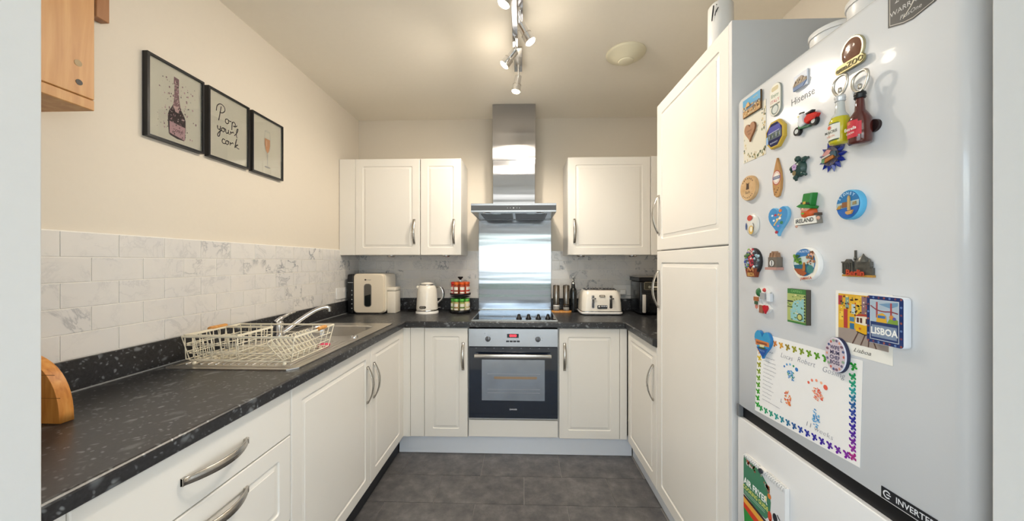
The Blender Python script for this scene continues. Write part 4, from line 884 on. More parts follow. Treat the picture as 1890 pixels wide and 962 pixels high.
# wooden rack high on the left wall
t = thing('wooden_rack', (-1.28, 0.74, 1.72), 'pine wooden wall rack hanging high at the left edge', 'shelf')
b = MB(); b.box(-1.205, -1.180, 0.52, 0.940, 1.752, 2.42, PINE, 0.002, 1); side = b.build('side_board', t)
for z in (1.785, 2.115): 
    b = MB(); b.cyl((-1.1798, 0.905, z), (-1.1790, 0.905, z), 0.0075, ink('1a1310'), n=14); b.build('screw', side)
for z in (1.835, 2.165): 
    b = MB(); b.cyl((-1.1798, 0.903, z), (-1.1792, 0.903, z), 0.0085, ink('9c8358'), n=14); b.build('dowel_plug', side)
b = MB(); b.box(-1.372, -1.180, 0.52, 0.940, 1.722, 1.7505, PINE, 0.002, 1); bb = b.build('bottom_board', t)
b = MB(); b.cyl((-1.29, 0.86, 1.7215), (-1.29, 0.86, 1.7205), 0.008, ink('1a1310'), n=12); b.build('screw', bb)
b = MB(); b.box(-1.376, -1.345, 1.075, 1.112, 2.083, 2.42, m_wood('brown_pine', '8a5a34', '9c6a42', 'a8774d', (6, 6, 1)), 0.002, 1); b.box(-1.376, -1.350, 0.9405, 1.0745, 2.30, 2.34, PINE); b.build('wall_batten', t)

# ================================================================== CEILING THINGS
t = thing('vent_cover', (0.585, 2.03, HC-0.05), 'round cream ceiling extractor vent cover near the tall cabinet', 'vent')
VC = mat('aged_cream_plastic', 'e6dfc4', 0.4, var=0.01)
b = MB(); b.lathe([(0.108, HC-0.0005), (0.110, HC-0.006), (0.104, HC-0.014), (0.090, HC-0.020), (0.060, HC-0.040), (0.046, HC-0.046)], VC, (0.588, 2.035, 0), 36); b.build('outer_ring', t)
b = MB(); b.lathe([(0.043, HC-0.0465), (0.043, HC-0.050), (0.036, HC-0.053), (0.0, HC-0.053)], VC, (0.588, 2.035, 0), 30); b.build('centre_cap', t)
def bulb_light(name, loc, d, power):
    l = bpy.data.lights.new(name, 'SPOT'); l.energy = power; l.color = (1.0, 0.89, 0.75); l.spot_size = math.radians(165); l.spot_blend = 0.55; l.shadow_soft_size = 0.025
    o = bpy.data.objects.new(name, l); C.objects.link(o); o.location = loc; o.rotation_euler = Vector(d).to_track_quat('-Z', 'Y').to_euler(); return o
t = thing('spotlight_bar', (-0.01, 1.75, HC-0.03), 'chrome ceiling bar with adjustable lit spotlights', 'light')
b = MB(); b.box(-0.052, -0.024, 1.18, 1.915, HC-0.030, HC-0.018, CHROME, 0.002, 1); b.build('bar', t)
b = MB(); b.box(-0.020, 0.003, 1.18, 1.78, HC-0.030, HC-0.018, CHROME, 0.002, 1); b.build('bar', t)
b = MB(); b.box(-0.049, -0.001, 1.9155, 2.155, HC-0.033, HC-0.021, SATIN, 0.002, 1); b.build('bar', t)
b = MB(); b.box(-0.060, 0.012, 1.45, 1.57, HC-0.0175, HC-0.0005, CHROME, 0.003, 1); b.build('ceiling_plate', t)
HOT = mat('lit_bulb', 'fff2d8', 0.4, emit='ffe6bd', estr=14.0)
SPOTS = [((-0.024, 2.135), (-0.16, 0.02, -0.97), 0.035), ((-0.036, 1.89), (-0.62, 0.05, -0.75), 0.03), ((-0.010, 1.68), (0.50, 0.05, -0.86), 0.03), ((-0.036, 1.42), (-0.40, 0.10, -0.86), 0.03)]
for i, ((x, y), d, dr_) in enumerate(SPOTS):
    D = Vector(d).normalized(); p = Vector((x, y, HC-0.030)); q = p+Vector((0, 0, -dr_))
    b = MB(); b.cyl(p, q, 0.0055, CHROME, n=10); b.lathe([(0.0, -0.009), (0.009, 0), (0.0, 0.009)], CHROME, tuple(q), 12)
    arm = b.build('spot_arm', t)
    b = MB(); a = q+D*0.004; e = a+D*0.052; g = e+D*0.040
    b.cyl(a, e, 0.020, CHROME, n=20); b.cyl(e, g, 0.0245, CHROME, 0.027, n=20, caps=True); b.cyl(e-D*0.001, e+D*0.003, 0.0255, SATIN, n=20); hd = b.build('spot_head', t)
    b = MB(); b.cyl(g+D*0.0002, g+D*0.006, 0.0255, HOT, 0.021, n=20); b.build('bulb', hd)
    bulb_light('spot_lamp', g+D*0.02, D, [14.0, 7.5, 12.0, 8.5][i])
    l = bpy.data.lights.new('bulb_glow', 'POINT'); l.energy = 0.40; l.color = (1.0, 0.89, 0.75); l.shadow_soft_size = 0.03
    o = bpy.data.objects.new('bulb_glow', l); C.objects.link(o); o.location = g+D*0.04
# ================================================================== FRIDGE FREEZER
XFR = 0.689
t = thing('fridge_freezer', (0.97, 0.866, 0.0), 'tall white fridge freezer covered in magnets at the right', 'fridge')
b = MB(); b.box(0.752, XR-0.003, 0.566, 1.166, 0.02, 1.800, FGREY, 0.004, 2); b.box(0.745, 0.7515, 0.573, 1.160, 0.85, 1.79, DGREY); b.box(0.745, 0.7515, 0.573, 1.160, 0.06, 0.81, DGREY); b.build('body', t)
b = MB(); b.box(0.80, XR-0.05, 0.60, 1.14, 0.001, 0.0195, BLACK); b.build('foot', t)
def fdoor(z0, z1, r):
    b = MB(); prof = []                     # section through the door seen from above: rounded at both sides
    for cx, cy, a0 in ((0.689+r, 1.166-r, PI/2), (0.689+r, 0.566+r, PI)):
        for i in range(7): a = a0+PI/2*i/6; prof.append((cx+r*math.cos(a), cy+r*math.sin(a)))
    prof = [(0.7445, 1.166)]+prof+[(0.7445, 0.566)]
    n = len(prof); rows = []
    def ins(d): return [(min(x+max(0, d), 0.7445) if x < 0.74 else x, y-(d if y > 0.866 else -d)) for x, y in prof]
    for z, d in ((z0, 0.004), (z0+0.004, 0.0), (z1-0.018, 0.0), (z1-0.009, 0.003), (z1-0.003, 0.009), (z1, 0.018)): rows.append([(x, y, z) for x, y in ins(d)])
    v = [p for r_ in rows for p in r_]; f = []
    for k in range(len(rows)-1):
        for i in range(n): j = (i+1) % n; f.append((k*n+i, k*n+j, (k+1)*n+j, (k+1)*n+i))
    b.add(v, f, FRIDGE, True); b.add(rows[0], [tuple(range(n))[::-1]], FRIDGE); b.add(rows[-1], [tuple(range(n))], FRIDGE); return b
d1 = fdoor(0.851, 1.828, 0.022).build('door', t)
b = MB(); b.box(0.693, 0.744, 0.5685, 1.1635, 0.05, 0.812, FRIDGE, 0.004, 2); d2 = b.build('door', t)
b = MB(); b.box(0.705, 0.7445, 0.5685, 1.158, 0.8125, 0.8505, BLACK); b.box(0.690, 0.705, 1.152, 1.1635, 0.8125, 0.8505, mat('grey_end_cap', '6f7173', 0.4), 0.001, 1); b.build('handle_recess', t)
b = FB(frame('right', XFR, 0.893, 1.712)); b.text('Hisense', 0.026, 0, 0, 0.0004, ink('606264', 0.5), sx=0.90, bold=-0.0002); b.build('lettering', d1)
b = FB(frame('right', XFR, 0.655, 0.8665)); b.box(-0.046, 0.046, -0.0105, 0.0105, 0.0002, 0.0012, ink('16191f')); b.text('INVERTER', 0.0155, 0.012, 0.0, 0.0014, ink('dfe2e6'), bold=0.0002, sx=0.92)
pts = [(-0.035+0.0062*math.cos(a), 0.0062*math.sin(a)) for a in [0.6+i*0.35 for i in range(15)]]; b.stroke(pts, 0.0024, 0.0014, ink('dfe2e6'), 2); b.stroke([(-0.036, 0.000), (-0.028, 0.0005)], 0.002, 0.0014, ink('dfe2e6')); lab(b.build('badge', d1), 'black badge reading INVERTER')
b = FB(frame('right', XFR, 0.650, 1.772)); K = ink('3c3c3a')
P = [(-0.039, -0.026), (-0.012, -0.036), (0.004, -0.038), (0.039, -0.031), (0.039, 0.040), (-0.039, 0.040)]
b.prism(P, 0.0002, 0.0006, K); b.prism([(x*0.92, y*0.93) for x, y in P], 0.0008, 0.0008, ink('cfc9bf')); b.prism([(x*0.89, y*0.90) for x, y in P], 0.001, 0.001, K)
b.text('2 YEAR', 0.017, 0.0, 0.016, 0.0012, ink('c9c8c4')); b.text('WARRANTY', 0.0125, 0.0, -0.006, 0.0012, ink('c9c8c4')); b.text('PlusOne', 0.0105, 0.0, -0.022, 0.0012, ink('c9c8c4'), shear=0.2)
b.stroke([(-0.012, -0.026), (0.006, -0.006), (0.018, 0.02)], 0.0016, 0.0014, ink('d8d4c6')); lab(b.build('sticker', d1), 'dark warranty sticker at the top of the door')

# ------------------------------------------------------------------ magnets and papers
def mg(name, y, z, lbl, cat='magnet', off=0.0004):
    t = thing(name, (XFR, y, z), lbl, cat, 'things stuck on the fridge door')
    return t, frame('right', XFR-off, y, z)
WHT = ink('ebe8e0')
# floral card with the castle and wooden heart magnets
t, M = mg('floral_card', 1.073, 1.688, 'white card with leafy green border held under two magnets, far top of the fridge', 'card')
b = FB(M); b.box(-0.050, 0.050, -0.076, 0.080, 0, 0.0006, ink('e4ddca')); rnd = random.Random(5)
for _ in range(60):
    s_ = rnd.random(); x, y = (rnd.uniform(-0.047, 0.047), rnd.uniform(-0.074, -0.052)) if s_ < 0.6 else ((rnd.uniform(0.032, 0.048), rnd.uniform(0.0, 0.06)) if s_ < 0.85 else (rnd.uniform(-0.048, -0.038), rnd.uniform(-0.05, 0.0)))
    b.disc(x, y, rnd.uniform(0.001, 0.0035), 0.0008, ink(rnd.choice(['6b7550', '8d9268', 'c2a76a', '4c5a44', 'd8c48e'])), ry=rnd.uniform(0.0015, 0.005), n=7)
b.text('Save our', 0.008, 0.006, 0.018, 0.0008, ink('a79c86'), shear=0.3); b.text('date', 0.008, 0.008, 0.006, 0.0008, ink('a79c86'), shear=0.3); b.build('sheet', t)
t, M = mg('castle_magnet', 1.078, 1.776, 'rectangular magnet with a golden hill castle under blue sky, far top corner of the fridge', off=0.0015)
b = FB(M); b.box(-0.041, 0.041, -0.0275, 0.0275, 0, 0.005, ink('5d4427'), 0.001, 1); b.rect(-0.040, 0.040, 0.000, 0.0265, 0.0052, ink('3f9bc8')); b.rect(-0.040, 0.040, -0.0265, 0.0, 0.0052, ink('b88a4c'))
b.prism([(-0.040, -0.001), (-0.005, 0.006), (0.040, 0.002), (0.040, -0.006), (-0.040, -0.008)], 0.0054, 0.0054, ink('5c7488'))
rnd = random.Random(2)
for _ in range(46):
    x = rnd.uniform(-0.038, 0.036); y = rnd.uniform(-0.025, 0.002); w_ = rnd.uniform(0.002, 0.005); b.box(x, x+w_, y, y+rnd.uniform(0.002, 0.006), 0.0054, 0.0066, ink(rnd.choice(['e0b878', '8a5a2c', 'caa060', '6b4a2a', 'efd6a0'])))
b.prism([(-0.022, 0), (-0.006, 0), (-0.008, 0.010), (-0.013, 0.013), (-0.020, 0.009)], 0.0056, 0.0075, ink('d8a55a')); b.text('casares', 0.007, 0.018, 0.017, 0.0056, ink('e8d98a'), shear=0.2); b.text('ANDALUZ', 0.006, 0.0, -0.023, 0.0068, ink('f2e6c4')); b.build('relief', t)
t, M = mg('wooden_heart_magnet', 1.087, 1.696, 'brown wooden heart magnet on the floral card', off=0.0015)
b = FB(M); b.prism(heart(0, 0, 0.050, 0.056), 0, 0.005, ink('a9764e'), ink('7a4e2f'), 0.0008); b.text('save our', 0.007, 0, 0.006, 0.0052, ink('6b4226'), shear=0.3); b.text('date', 0.007, 0, -0.004, 0.0052, ink('6b4226'), shear=0.3); b.build('heart', t)
# bottle-opener plate
t, M = mg('bottle_opener_magnet', 0.982, 1.747, 'upright rounded bottle opener magnet in white, green and red lettering')
b = FB(M); b.prism(rrect(-0.021, 0.021, -0.044, 0.044, 0.019, 6), 0, 0.004, ink('d9d6c8'), ink('9a9c92'), 0.001)
b.prism(rrect(-0.018, 0.018, -0.040, 0.040, 0.016, 6), 0.0041, 0.0041, ink('e6e2d2')); b.text('Enjoy', 0.013, 0, 0.012, 0.0044, ink('4a7a4c')); b.text('ITALY', 0.013, 0, -0.004, 0.0044, ink('c2404a'))
b.prism(rrect(-0.013, 0.013, 0.024, 0.036, 0.005, 4), 0.0044, 0.0044, ink('c9b98c')); b.disc(0, -0.026, 0.014, 0.0044, ink('6b7a70')); b.disc(0.001, -0.027, 0.0105, 0.0046, ink('cfd3cc')); b.rect(-0.018, 0.018, -0.016, -0.012, 0.0043, ink('8d8574')); b.build('plate', t)
# small town
t, M = mg('small_town_magnet', 0.895, 1.752, 'tiny magnet of brown houses over blue water above the fridge lettering')
b = FB(M); b.box(-0.0215, 0.0215, -0.017, 0.021, 0, 0.004, ink('dfe2ea'), 0.001, 1); b.prism([(-0.021, -0.004), (-0.014, 0.006), (-0.004, 0.011), (0.006, 0.012), (0.014, 0.004), (0.021, 0.002), (0.021, -0.006), (-0.021, -0.008)], 0.004, 0.006, ink('94826c')); b.prism([(-0.021, -0.007), (0.021, -0.006), (0.010, -0.016), (-0.020, -0.017)], 0.004, 0.006, ink('54719c'))
for k in range(9): b.box(-0.017+k*0.004, -0.0145+k*0.004, -0.004+(k*7 % 5)*0.002, 0.0+(k*7 % 5)*0.002, 0.006, 0.007, ink(['b89a72', '6f5a48', 'cbb592'][k % 3]))
b.build('relief', t)
# scooter
t, M = mg('scooter_magnet', 0.875, 1.647, 'red, white and green motor scooter shaped magnet')
b = FB(M); K = ink('18191b', 0.25)
for u, v_ in ((-0.026, -0.017), (0.024, -0.010)):
    b.cyl((u, v_, 0.001), (u, v_, 0.008), 0.0105, K, n=18); b.cyl((u, v_, 0.008), (u, v_, 0.0088), 0.0055, ink('c9cbc8'), n=14)
b.build('wheel', t)
b = FB(M); b.prism([(0.0, 0.004), (0.010, 0.012), (0.032, 0.008), (0.037, 0.003), (0.030, -0.006), (0.016, -0.008), (0.006, -0.010), (0.0, -0.004)], 0.001, 0.012, ink('d3281f', 0.2), None, 0.003); b.build('rear_cowl', t)
b = FB(M); b.prism([(-0.018, 0.020), (-0.006, 0.020), (-0.005, 0.004), (0.002, -0.008), (-0.014, -0.012), (-0.018, -0.006), (-0.020, 0.008)], 0.001, 0.011, ink('e8e9ea', 0.2), None, 0.0025); b.prism([(-0.022, 0.006), (-0.018, 0.006), (-0.016, -0.010), (0.012, -0.015), (0.012, -0.018), (-0.020, -0.014)], 0.001, 0.009, ink('2f6b45'), None, 0.001); b.build('leg_shield', t)
b = FB(M); b.prism([(0.004, 0.015), (0.024, 0.017), (0.022, 0.012), (0.006, 0.011)], 0.002, 0.012, K, None, 0.002); b.tube([(-0.020, 0.024, 0.006), (-0.012, 0.023, 0.009), (-0.004, 0.022, 0.006)], 0.0018, K, 6); b.disc(-0.017, 0.016, 0.003, 0.0115, ink('d9cf9c')); b.build('seat', t)
# octagonal
t, M = mg('octagonal_magnet', 0.978, 1.651, 'octagonal dark blue city magnet with a yellow rim')
oc = [(0.037*math.cos(PI/8+k*PI/4), 0.040*math.sin(PI/8+k*PI/4)) for k in range(8)]
b = FB(M); b.prism(oc, 0, 0.009, ink('c9a83e', 0.25), None, 0.002); b.build('rim', t)
b = FB(M); b.prism([(x*0.84, y*0.84) for x, y in oc], 0.0091, 0.0093, ink('1b2150', 0.15)); b.rect(-0.026, 0.027, -0.012, 0.006, 0.0096, ink('4d5b66')); b.prism([(-0.026, 0.006), (0.027, 0.006), (0.020, 0.024), (-0.018, 0.024)], 0.0095, 0.0095, ink('32379a')); b.rect(-0.030, -0.022, -0.020, 0.0, 0.0098, ink('8fb4dc'))
b.stroke([(-0.02, 0.006), (0.02, 0.008)], 0.0016, 0.0098, ink('b7bccb'))
for k in range(11): b.box(-0.022+k*0.0043, -0.0195+k*0.0043, -0.008, -0.002+(k*5 % 4)*0.002, 0.0097, 0.0108, ink(['6c7a5c', '9da2a4', '3a4a5a'][k % 3]))
b.text('BUDAPEST', 0.006, 0, -0.022, 0.0099, ink('cfd3e6')); b.build('picture', t)
# zoo
t, M = mg('zoo_magnet', 0.759, 1.735, 'gold-rimmed oval animal magnet with a banner reading ZOO, top of the fridge')
G = mat('antique_gold', 'a2966a', 0.3, 0.6)
b = FB(M); b.prism(ellipse(0.001, 0.010, 0.0265, 0.030), 0, 0.005, mat('pewter_gold', 'b9b08e', 0.3, 0.6), None, 0.001); b.build('rim', t)
b = FB(M); b.lathe([(0.0225, 0.005), (0.020, 0.0065), (0.012, 0.0078), (0.0, 0.0082)], mat('bronze_dome', '7d5440', 0.15, var=0.4, vscale=60, coat=0.6), (0.001, 0.010, 0), 24, sy=1.17); b.build('dome', t)
b = FB(M); b.prism(rrect(-0.033, 0.033, -0.027, -0.009, 0.008, 4), 0.0052, 0.0095, G, None, 0.001); b.text('emaZOO', 0.0155, 0.001, -0.0185, 0.0097, ink('6f6430'), bold=0.0003, ext=0.0003); b.build('banner', t)
# two bottle openers
def opener(name, y, z, lbl, glass, liquid, lblcol, cap, brown):
    t, M = mg(name, y, z, lbl); w = 0.019
    b = FB(M); ring = [(0.0, 0.066), (-0.010, 0.072), (-0.0165, 0.086), (-0.013, 0.100), (0.0, 0.106), (0.014, 0.102), (0.0165, 0.088), (0.010, 0.072)]
    b.tube([(u, v_, w) for u, v_ in ring], 0.0028, mat('opener_steel', 'cfcbc2', 0.2, 0.9), 8, closed=True, sub=3); b.tube([(0, 0.072, w), (0, 0.081, w)], 0.0032, MATS['opener_steel'], 8); lab(b.build('opener_ring', t), 'steel opener loop')
    b = FB(M); s_ = 0.0165
    prof = [(0.0, -0.038), (s_, -0.037), (s_+0.0015, -0.034), (s_+0.0015, 0.010), (s_-0.003, 0.020), (0.0085, 0.028), (0.0065, 0.052)]
    b.lathe([(r_, v_) for r_, v_ in prof], glass, (0, 0, w), 24, 'Y'); b.build('bottle', t)
    if not brown:
        b = FB(M); b.lathe([(s_-0.0020, 0.0185), (s_-0.0025, 0.0205), (0.0090, 0.0285), (0.0070, 0.0520)], mat('clear_neck', 'c9cbc6', 0.08, coat=0.6), (0, 0, w), 24, 'Y'); lab(b.build('neck', t), 'clear empty glass neck')
    b = FB(M); b.lathe([(0.0085, 0.0522), (0.0095, 0.054), (0.0085, 0.057), (0.0098, 0.059), (0.009, 0.064), (0.0, 0.065)], cap, (0, 0, w), 18, 'Y'); b.build('cap', t)
    b = FB(M); rr = s_+0.0019; n = 10
    def band(v0, v1, c, a0, a1, dr=0.0):
        for k in range(n):
            q0 = a0+(a1-a0)*k/n; q1 = a0+(a1-a0)*(k+1)/n; R2 = rr+dr
            b.add([(R2*math.sin(q0), v0, w+R2*math.cos(q0)), (R2*math.sin(q1), v0, w+R2*math.cos(q1)), (R2*math.sin(q1), v1, w+R2*math.cos(q1)), (R2*math.sin(q0), v1, w+R2*math.cos(q0))], [(0, 1, 2, 3)], c, True)
    if brown:
        band(-0.022, 0.004, ink('c8343f'), -0.95, 0.95); band(-0.026, 0.008, ink('c8343f'), -0.65, 0.65, 0.0002)
        b.text('Estrella', 0.0085, 0.0, -0.008, w+rr+0.0006, ink('f0ece8'), bold=0.0002); b.text('DAMM', 0.0055, 0.0, -0.017, w+rr+0.0006, ink('f0ece8')); b.text('*', 0.016, -0.003, 0.000, w+rr+0.0006, ink('d9b13c'))
    else:
        band(-0.028, 0.004, ink('e9e6da'), -1.1, 0.85); band(0.004, 0.006, ink('4a5a34'), -1.0, 0.75, 0.0002); band(-0.031, -0.028, ink('4a5a34'), -1.0, 0.75, 0.0002)
        b.text('MACRIS', 0.0085, 0.0, -0.012, w+rr+0.0006, ink('2c3a33'), bold=0.0001); b.text('SPECIAL', 0.0055, 0.0, -0.021, w+rr+0.0006, ink('d07a5a')); b.disc(-0.004, -0.002, 0.0038, w+rr+0.0007, ink('d9542e'))
    b.build('label', t)
    b = FB(M); b.cyl((0.012 if brown else 0, -0.006, 0.0), (0.012 if brown else 0, -0.006, 0.006), 0.012, ink('2b1c1c' if brown else '8d8a50'), n=18); b.build('magnet_disc', t)
opener('yellow_bottle_opener', 0.768, 1.592, 'miniature yellow drink bottle with a steel opener loop, left of the brown one', mat('yellow_drink', 'c9bd22', 0.08, var=0.05, coat=0.6), None, None, mat('clear_cap', 'd6d8da', 0.15, 0.3), False)
opener('brown_bottle_opener', 0.724, 1.578, 'miniature brown beer bottle with red label and opener loop', mat('brown_bottle', '54201a', 0.08, var=0.05, coat=0.6), None, None, BLACK, True)
# round wooden disc
t, M = mg('wooden_disc_magnet', 1.089, 1.529, 'thick round light wood magnet burnt with a small tower')
b = FB(M); b.prism(ellipse(0, 0, 0.037, 0.037, 32), 0, 0.010, m_wood('cork_wood', 'c39a66', 'cfa878', 'd9b88a', (8, 8, 8)), None, 0.0012)
K = ink('4a3526'); b.prism([(-0.008, -0.004), (0.007, -0.004), (0.006, 0.010), (0.008, 0.016), (0.001, 0.013), (-0.006, 0.017), (-0.006, 0.008)], 0.0102, 0.0102, K); b.text('Bath', 0.012, 0, -0.013, 0.0102, K); 
for k in range(7): a = PI*0.78-k*PI*0.56/6; b.rect(0.029*math.cos(a)-0.0015, 0.029*math.cos(a)+0.0015, 0.029*math.sin(a)-0.002, 0.029*math.sin(a)+0.002, 0.0103, K)
for k in range(7): a = PI*1.25+k*PI*0.5/6; b.rect(0.029*math.cos(a)-0.0015, 0.029*math.cos(a)+0.0015, 0.029*math.sin(a)-0.0015, 0.029*math.sin(a)+0.0015, 0.0103, K)
b.build('disc', t)
# surfboard
t, M = mg('surfboard_magnet', 0.973, 1.533, 'tall wooden surfboard shaped magnet with a round red and white badge')
sb = [(0.0, 0.053), (0.006, 0.036), (0.013, 0.015), (0.016, -0.008), (0.014, -0.032), (0.007, -0.050), (-0.002, -0.053), (-0.010, -0.047), (-0.014, -0.030), (-0.016, -0.008), (-0.012, 0.016), (-0.005, 0.038)]
b = FB(M); b.prism(sb, 0, 0.006, m_wood('surf_wood', 'a8743c', 'bb8a50', 'cfa068', (8, 8, 1)), None, 0.001); b.disc(0, 0.0, 0.0155, 0.0062, ink('b04a4a'), ry=0.020); b.disc(0, 0.0, 0.0135, 0.0064, ink('e3c9bb'), ry=0.0175); b.disc(0, 0.0, 0.009, 0.0066, ink('f0e8dc'), ry=0.012); b.rect(-0.013, 0.013, -0.004, 0.004, 0.0068, ink('58628c')); b.text('TENERIFE', 0.0055, 0, 0, 0.007, ink('e8e4dc'))
for k in range(7): b.disc(-0.008+(k*5 % 7)*0.0025, -0.029-(k % 4)*0.005, 0.0016, 0.0064, ink('4a2c18'), n=6)
b.build('board', t)
# turtle
t, M = mg('turtle_magnet', 0.896, 1.537, 'dark green sea turtle magnet with a purple flower on its shell'); TG = mat('turtle_green', '2f4a44', 0.25, var=0.3, vscale=300)
b = FB(M); b.lathe([(0.018, 0.001), (0.016, 0.008), (0.009, 0.013), (0.0, 0.0145)], TG, (0.0, 0, 0), 20, sy=1.15); b.build('shell', t)
b = FB(M)
for u0, v0, u1, v1 in ((-0.012, 0.010, -0.026, -0.004), (0.012, 0.014, 0.027, 0.020), (-0.006, -0.016, -0.010, -0.028), (0.010, -0.014, 0.020, -0.020)): b.tube([(u0, v0, 0.005), ((u0+u1)/2-0.003, (v0+v1)/2+0.003, 0.006), (u1, v1, 0.004)], [0.005, 0.0055, 0.003], TG, 8, sub=3)
b.build('flipper', t)
b = FB(M); b.lathe([(0.0, -0.008), (0.006, -0.004), (0.007, 0.002), (0.004, 0.007), (0.0, 0.008)], TG, (-0.004, 0.024, 0.006), 12, 'Y'); b.build('head', t)
b = FB(M)
for k in range(5): a = PI/2+k*2*PI/5; b.disc(-0.003+0.005*math.cos(a), 0.004+0.005*math.sin(a), 0.0036, 0.0152+k*0.0001, ink('b79ac2'), n=10)
b.disc(-0.003, 0.004, 0.002, 0.0158, ink('6b3a8c')); b.disc(-0.006, -0.010, 0.006, 0.0135, ink('7d6c44')); b.build('flower', t)
# blue star-burst
t, M = mg('blue_sunburst_magnet', 0.806, 1.540, 'glossy dark blue sunburst magnet with a tiny painted village'); BL = mat('cobalt_gloss', '142a8c', 0.12, var=0.2, vscale=100, coat=0.5)
b = FB(M)
for k in range(13):
    a = 2*PI*k/13; c, s_ = math.cos(a), math.sin(a); r0, r1, hw = 0.016, 0.036, 0.0052
    b.add([(r0*c-hw*s_, r0*s_+hw*c, 0.001), (r0*c+hw*s_, r0*s_-hw*c, 0.001), (r1*c, r1*s_, 0.002), (r0*c, r0*s_, 0.009), (0.026*c+hw*0.9*s_, 0.026*s_-hw*0.9*c, 0.002), (0.026*c-hw*0.9*s_, 0.026*s_+hw*0.9*c, 0.002)], [(3, 1, 4), (3, 4, 2), (3, 2, 5), (3, 5, 0)], BL)
b.build('ray', t)
b = FB(M); b.prism(ellipse(0, 0, 0.0205, 0.0205, 20), 0.001, 0.008, ink('4a4450')); b.prism([(-0.018, 0.006), (-0.004, 0.016), (0.006, 0.012), (-0.002, 0.002)], 0.008, 0.011, ink('c98a86')); b.prism([(0.0, 0.012), (0.016, 0.008), (0.018, -0.004), (0.004, 0.0)], 0.008, 0.010, ink('2f5060')); b.prism([(-0.018, -0.002), (0.004, 0.002), (0.003, 0.005), (-0.016, 0.002)], 0.008, 0.0115, ink('cfc6ba')); b.prism([(-0.010, -0.012), (0.014, -0.006), (0.012, 0.000), (-0.008, -0.003)], 0.008, 0.012, ink('a8641e')); b.prism([(-0.020, -0.010), (-0.012, -0.012), (-0.012, -0.002), (-0.019, 0.0)], 0.008, 0.010, ink('5a8a5a')); b.build('village', t)
# pebble
t, M = mg('pebble_magnet', 1.079, 1.418, 'oval white magnet with a red blot and yellow figure, far left of its row')
b = FB(M); b.lathe([(0.029, 0.0), (0.029, 0.003), (0.024, 0.006), (0.010, 0.008), (0.0, 0.0083)], ink('dcd9d0', 0.2), (0, 0, 0), 24, sy=1.12); b.disc(-0.003, 0.020, 0.012, 0.0086, ink('c4483a'), ry=0.0085); b.disc(0.003, -0.016, 0.011, 0.0085, ink('d8b25c'), ry=0.013); b.disc(0.004, -0.014, 0.006, 0.0087, ink('f0e8d0'), ry=0.008); b.disc(-0.019, -0.004, 0.004, 0.0086, ink('4a5c8a'), ry=0.011); b.stroke([(0.012, 0.004), (0.016, -0.006), (0.012, -0.018)], 0.002, 0.0089, ink('3a302c')); b.build('pebble', t)
# blue heart
t, M = mg('blue_heart_magnet', 0.966, 1.414, 'blue heart magnet painted with flowers and boats')
b = FB(M); b.prism(heart(0, 0, 0.074, 0.078, 36), 0, 0.008, ink('3f8cc4', 0.25), ink('6fb4dc', 0.25), 0.0015); rnd = random.Random(9)
for x, y, r_, c in ((0.010, 0.028, 0.006, 'd8783c'), (-0.008, 0.018, 0.005, 'b33a4a'), (-0.002, 0.006, 0.004, 'e8d08a'), (0.008, 0.008, 0.005, 'f0efe8'), (0.014, -0.004, 0.006, '2f7a52'), (-0.014, 0.004, 0.004, 'e6e9f0'), (0.002, -0.012, 0.004, '9a86c8'), (-0.004, -0.028, 0.006, 'a82a3c'), (-0.012, -0.008, 0.003, 'e0b45a'), (-0.020, 0.018, 0.004, 'cfe2f2'), (0.004, 0.018, 0.004, 'd99a4a')): b.disc(x, y, r_, 0.0085, ink(c), ry=r_*0.7, n=9)
b.stroke([(-0.012, -0.006), (0.0, 0.004), (0.014, 0.018)], 0.004, 0.0083, ink('d9b25c')); b.build('heart', t)
# bearded man in a green top hat
t, M = mg('leprechaun_magnet', 0.866, 1.426, 'magnet of a ginger-bearded head in a green top hat over an IRELAND plate')
b = FB(M); b.prism([(-0.012, 0.018), (0.014, 0.014), (0.020, 0.042), (-0.006, 0.044)], 0.001, 0.016, ink('1f7a2e', 0.25), None, 0.003); b.prism([(-0.024, 0.016), (-0.014, 0.011), (0.020, 0.005), (0.023, 0.010), (0.012, 0.015), (-0.012, 0.020)], 0.001, 0.019, ink('1f7a2e', 0.25), None, 0.002); b.prism([(-0.012, 0.0195), (0.0145, 0.0155), (0.0152, 0.020), (-0.011, 0.024)], 0.0162, 0.0166, ink('16301c')); b.rect(-0.004, 0.004, 0.018, 0.024, 0.0168, ink('c9a43c')); b.build('hat', t)
b = FB(M); b.lathe([(0.020, 0.001), (0.019, 0.009), (0.012, 0.015), (0.0, 0.0165)], ink('cf5a26', 0.4), (-0.001, -0.003, 0), 20, sy=0.85); b.build('beard', t)
b = FB(M); b.lathe([(0.014, 0.008), (0.012, 0.015), (0.006, 0.0185), (0.0, 0.0195)], ink('e3ab92', 0.4), (-0.002, 0.006, 0), 16, sy=0.55); b.disc(-0.007, 0.008, 0.0012, 0.0198, K, n=8); b.disc(0.003, 0.0075, 0.0012, 0.0198, K, n=8); b.disc(-0.002, -0.004, 0.005, 0.019, ink('5fae3c'), ry=0.0022, n=10); b.build('face', t)
b = FB(M); b.prism([(-0.036, -0.012), (0.030, -0.012), (0.034, -0.030), (-0.034, -0.030)], 0.001, 0.014, ink('e6e4dc'), ink('8a857c'), 0.001); b.text('IRELAND', 0.0135, -0.003, -0.021, 0.0144, ink('26262a'), bold=0.0002); b.build('plate', t)
b = FB(M); b.lathe([(0.0, -0.005), (0.005, 0), (0.0, 0.005)], ink('e3ab92'), (0.034, -0.019, 0.012), 10); b.lathe([(0.0, -0.004), (0.004, 0), (0.0, 0.004)], ink('e3ab92'), (-0.030, -0.032, 0.012), 10); b.box(0.022, 0.033, -0.012, -0.006, 0.002, 0.012, ink('4a3c34')); b.build('hand', t)
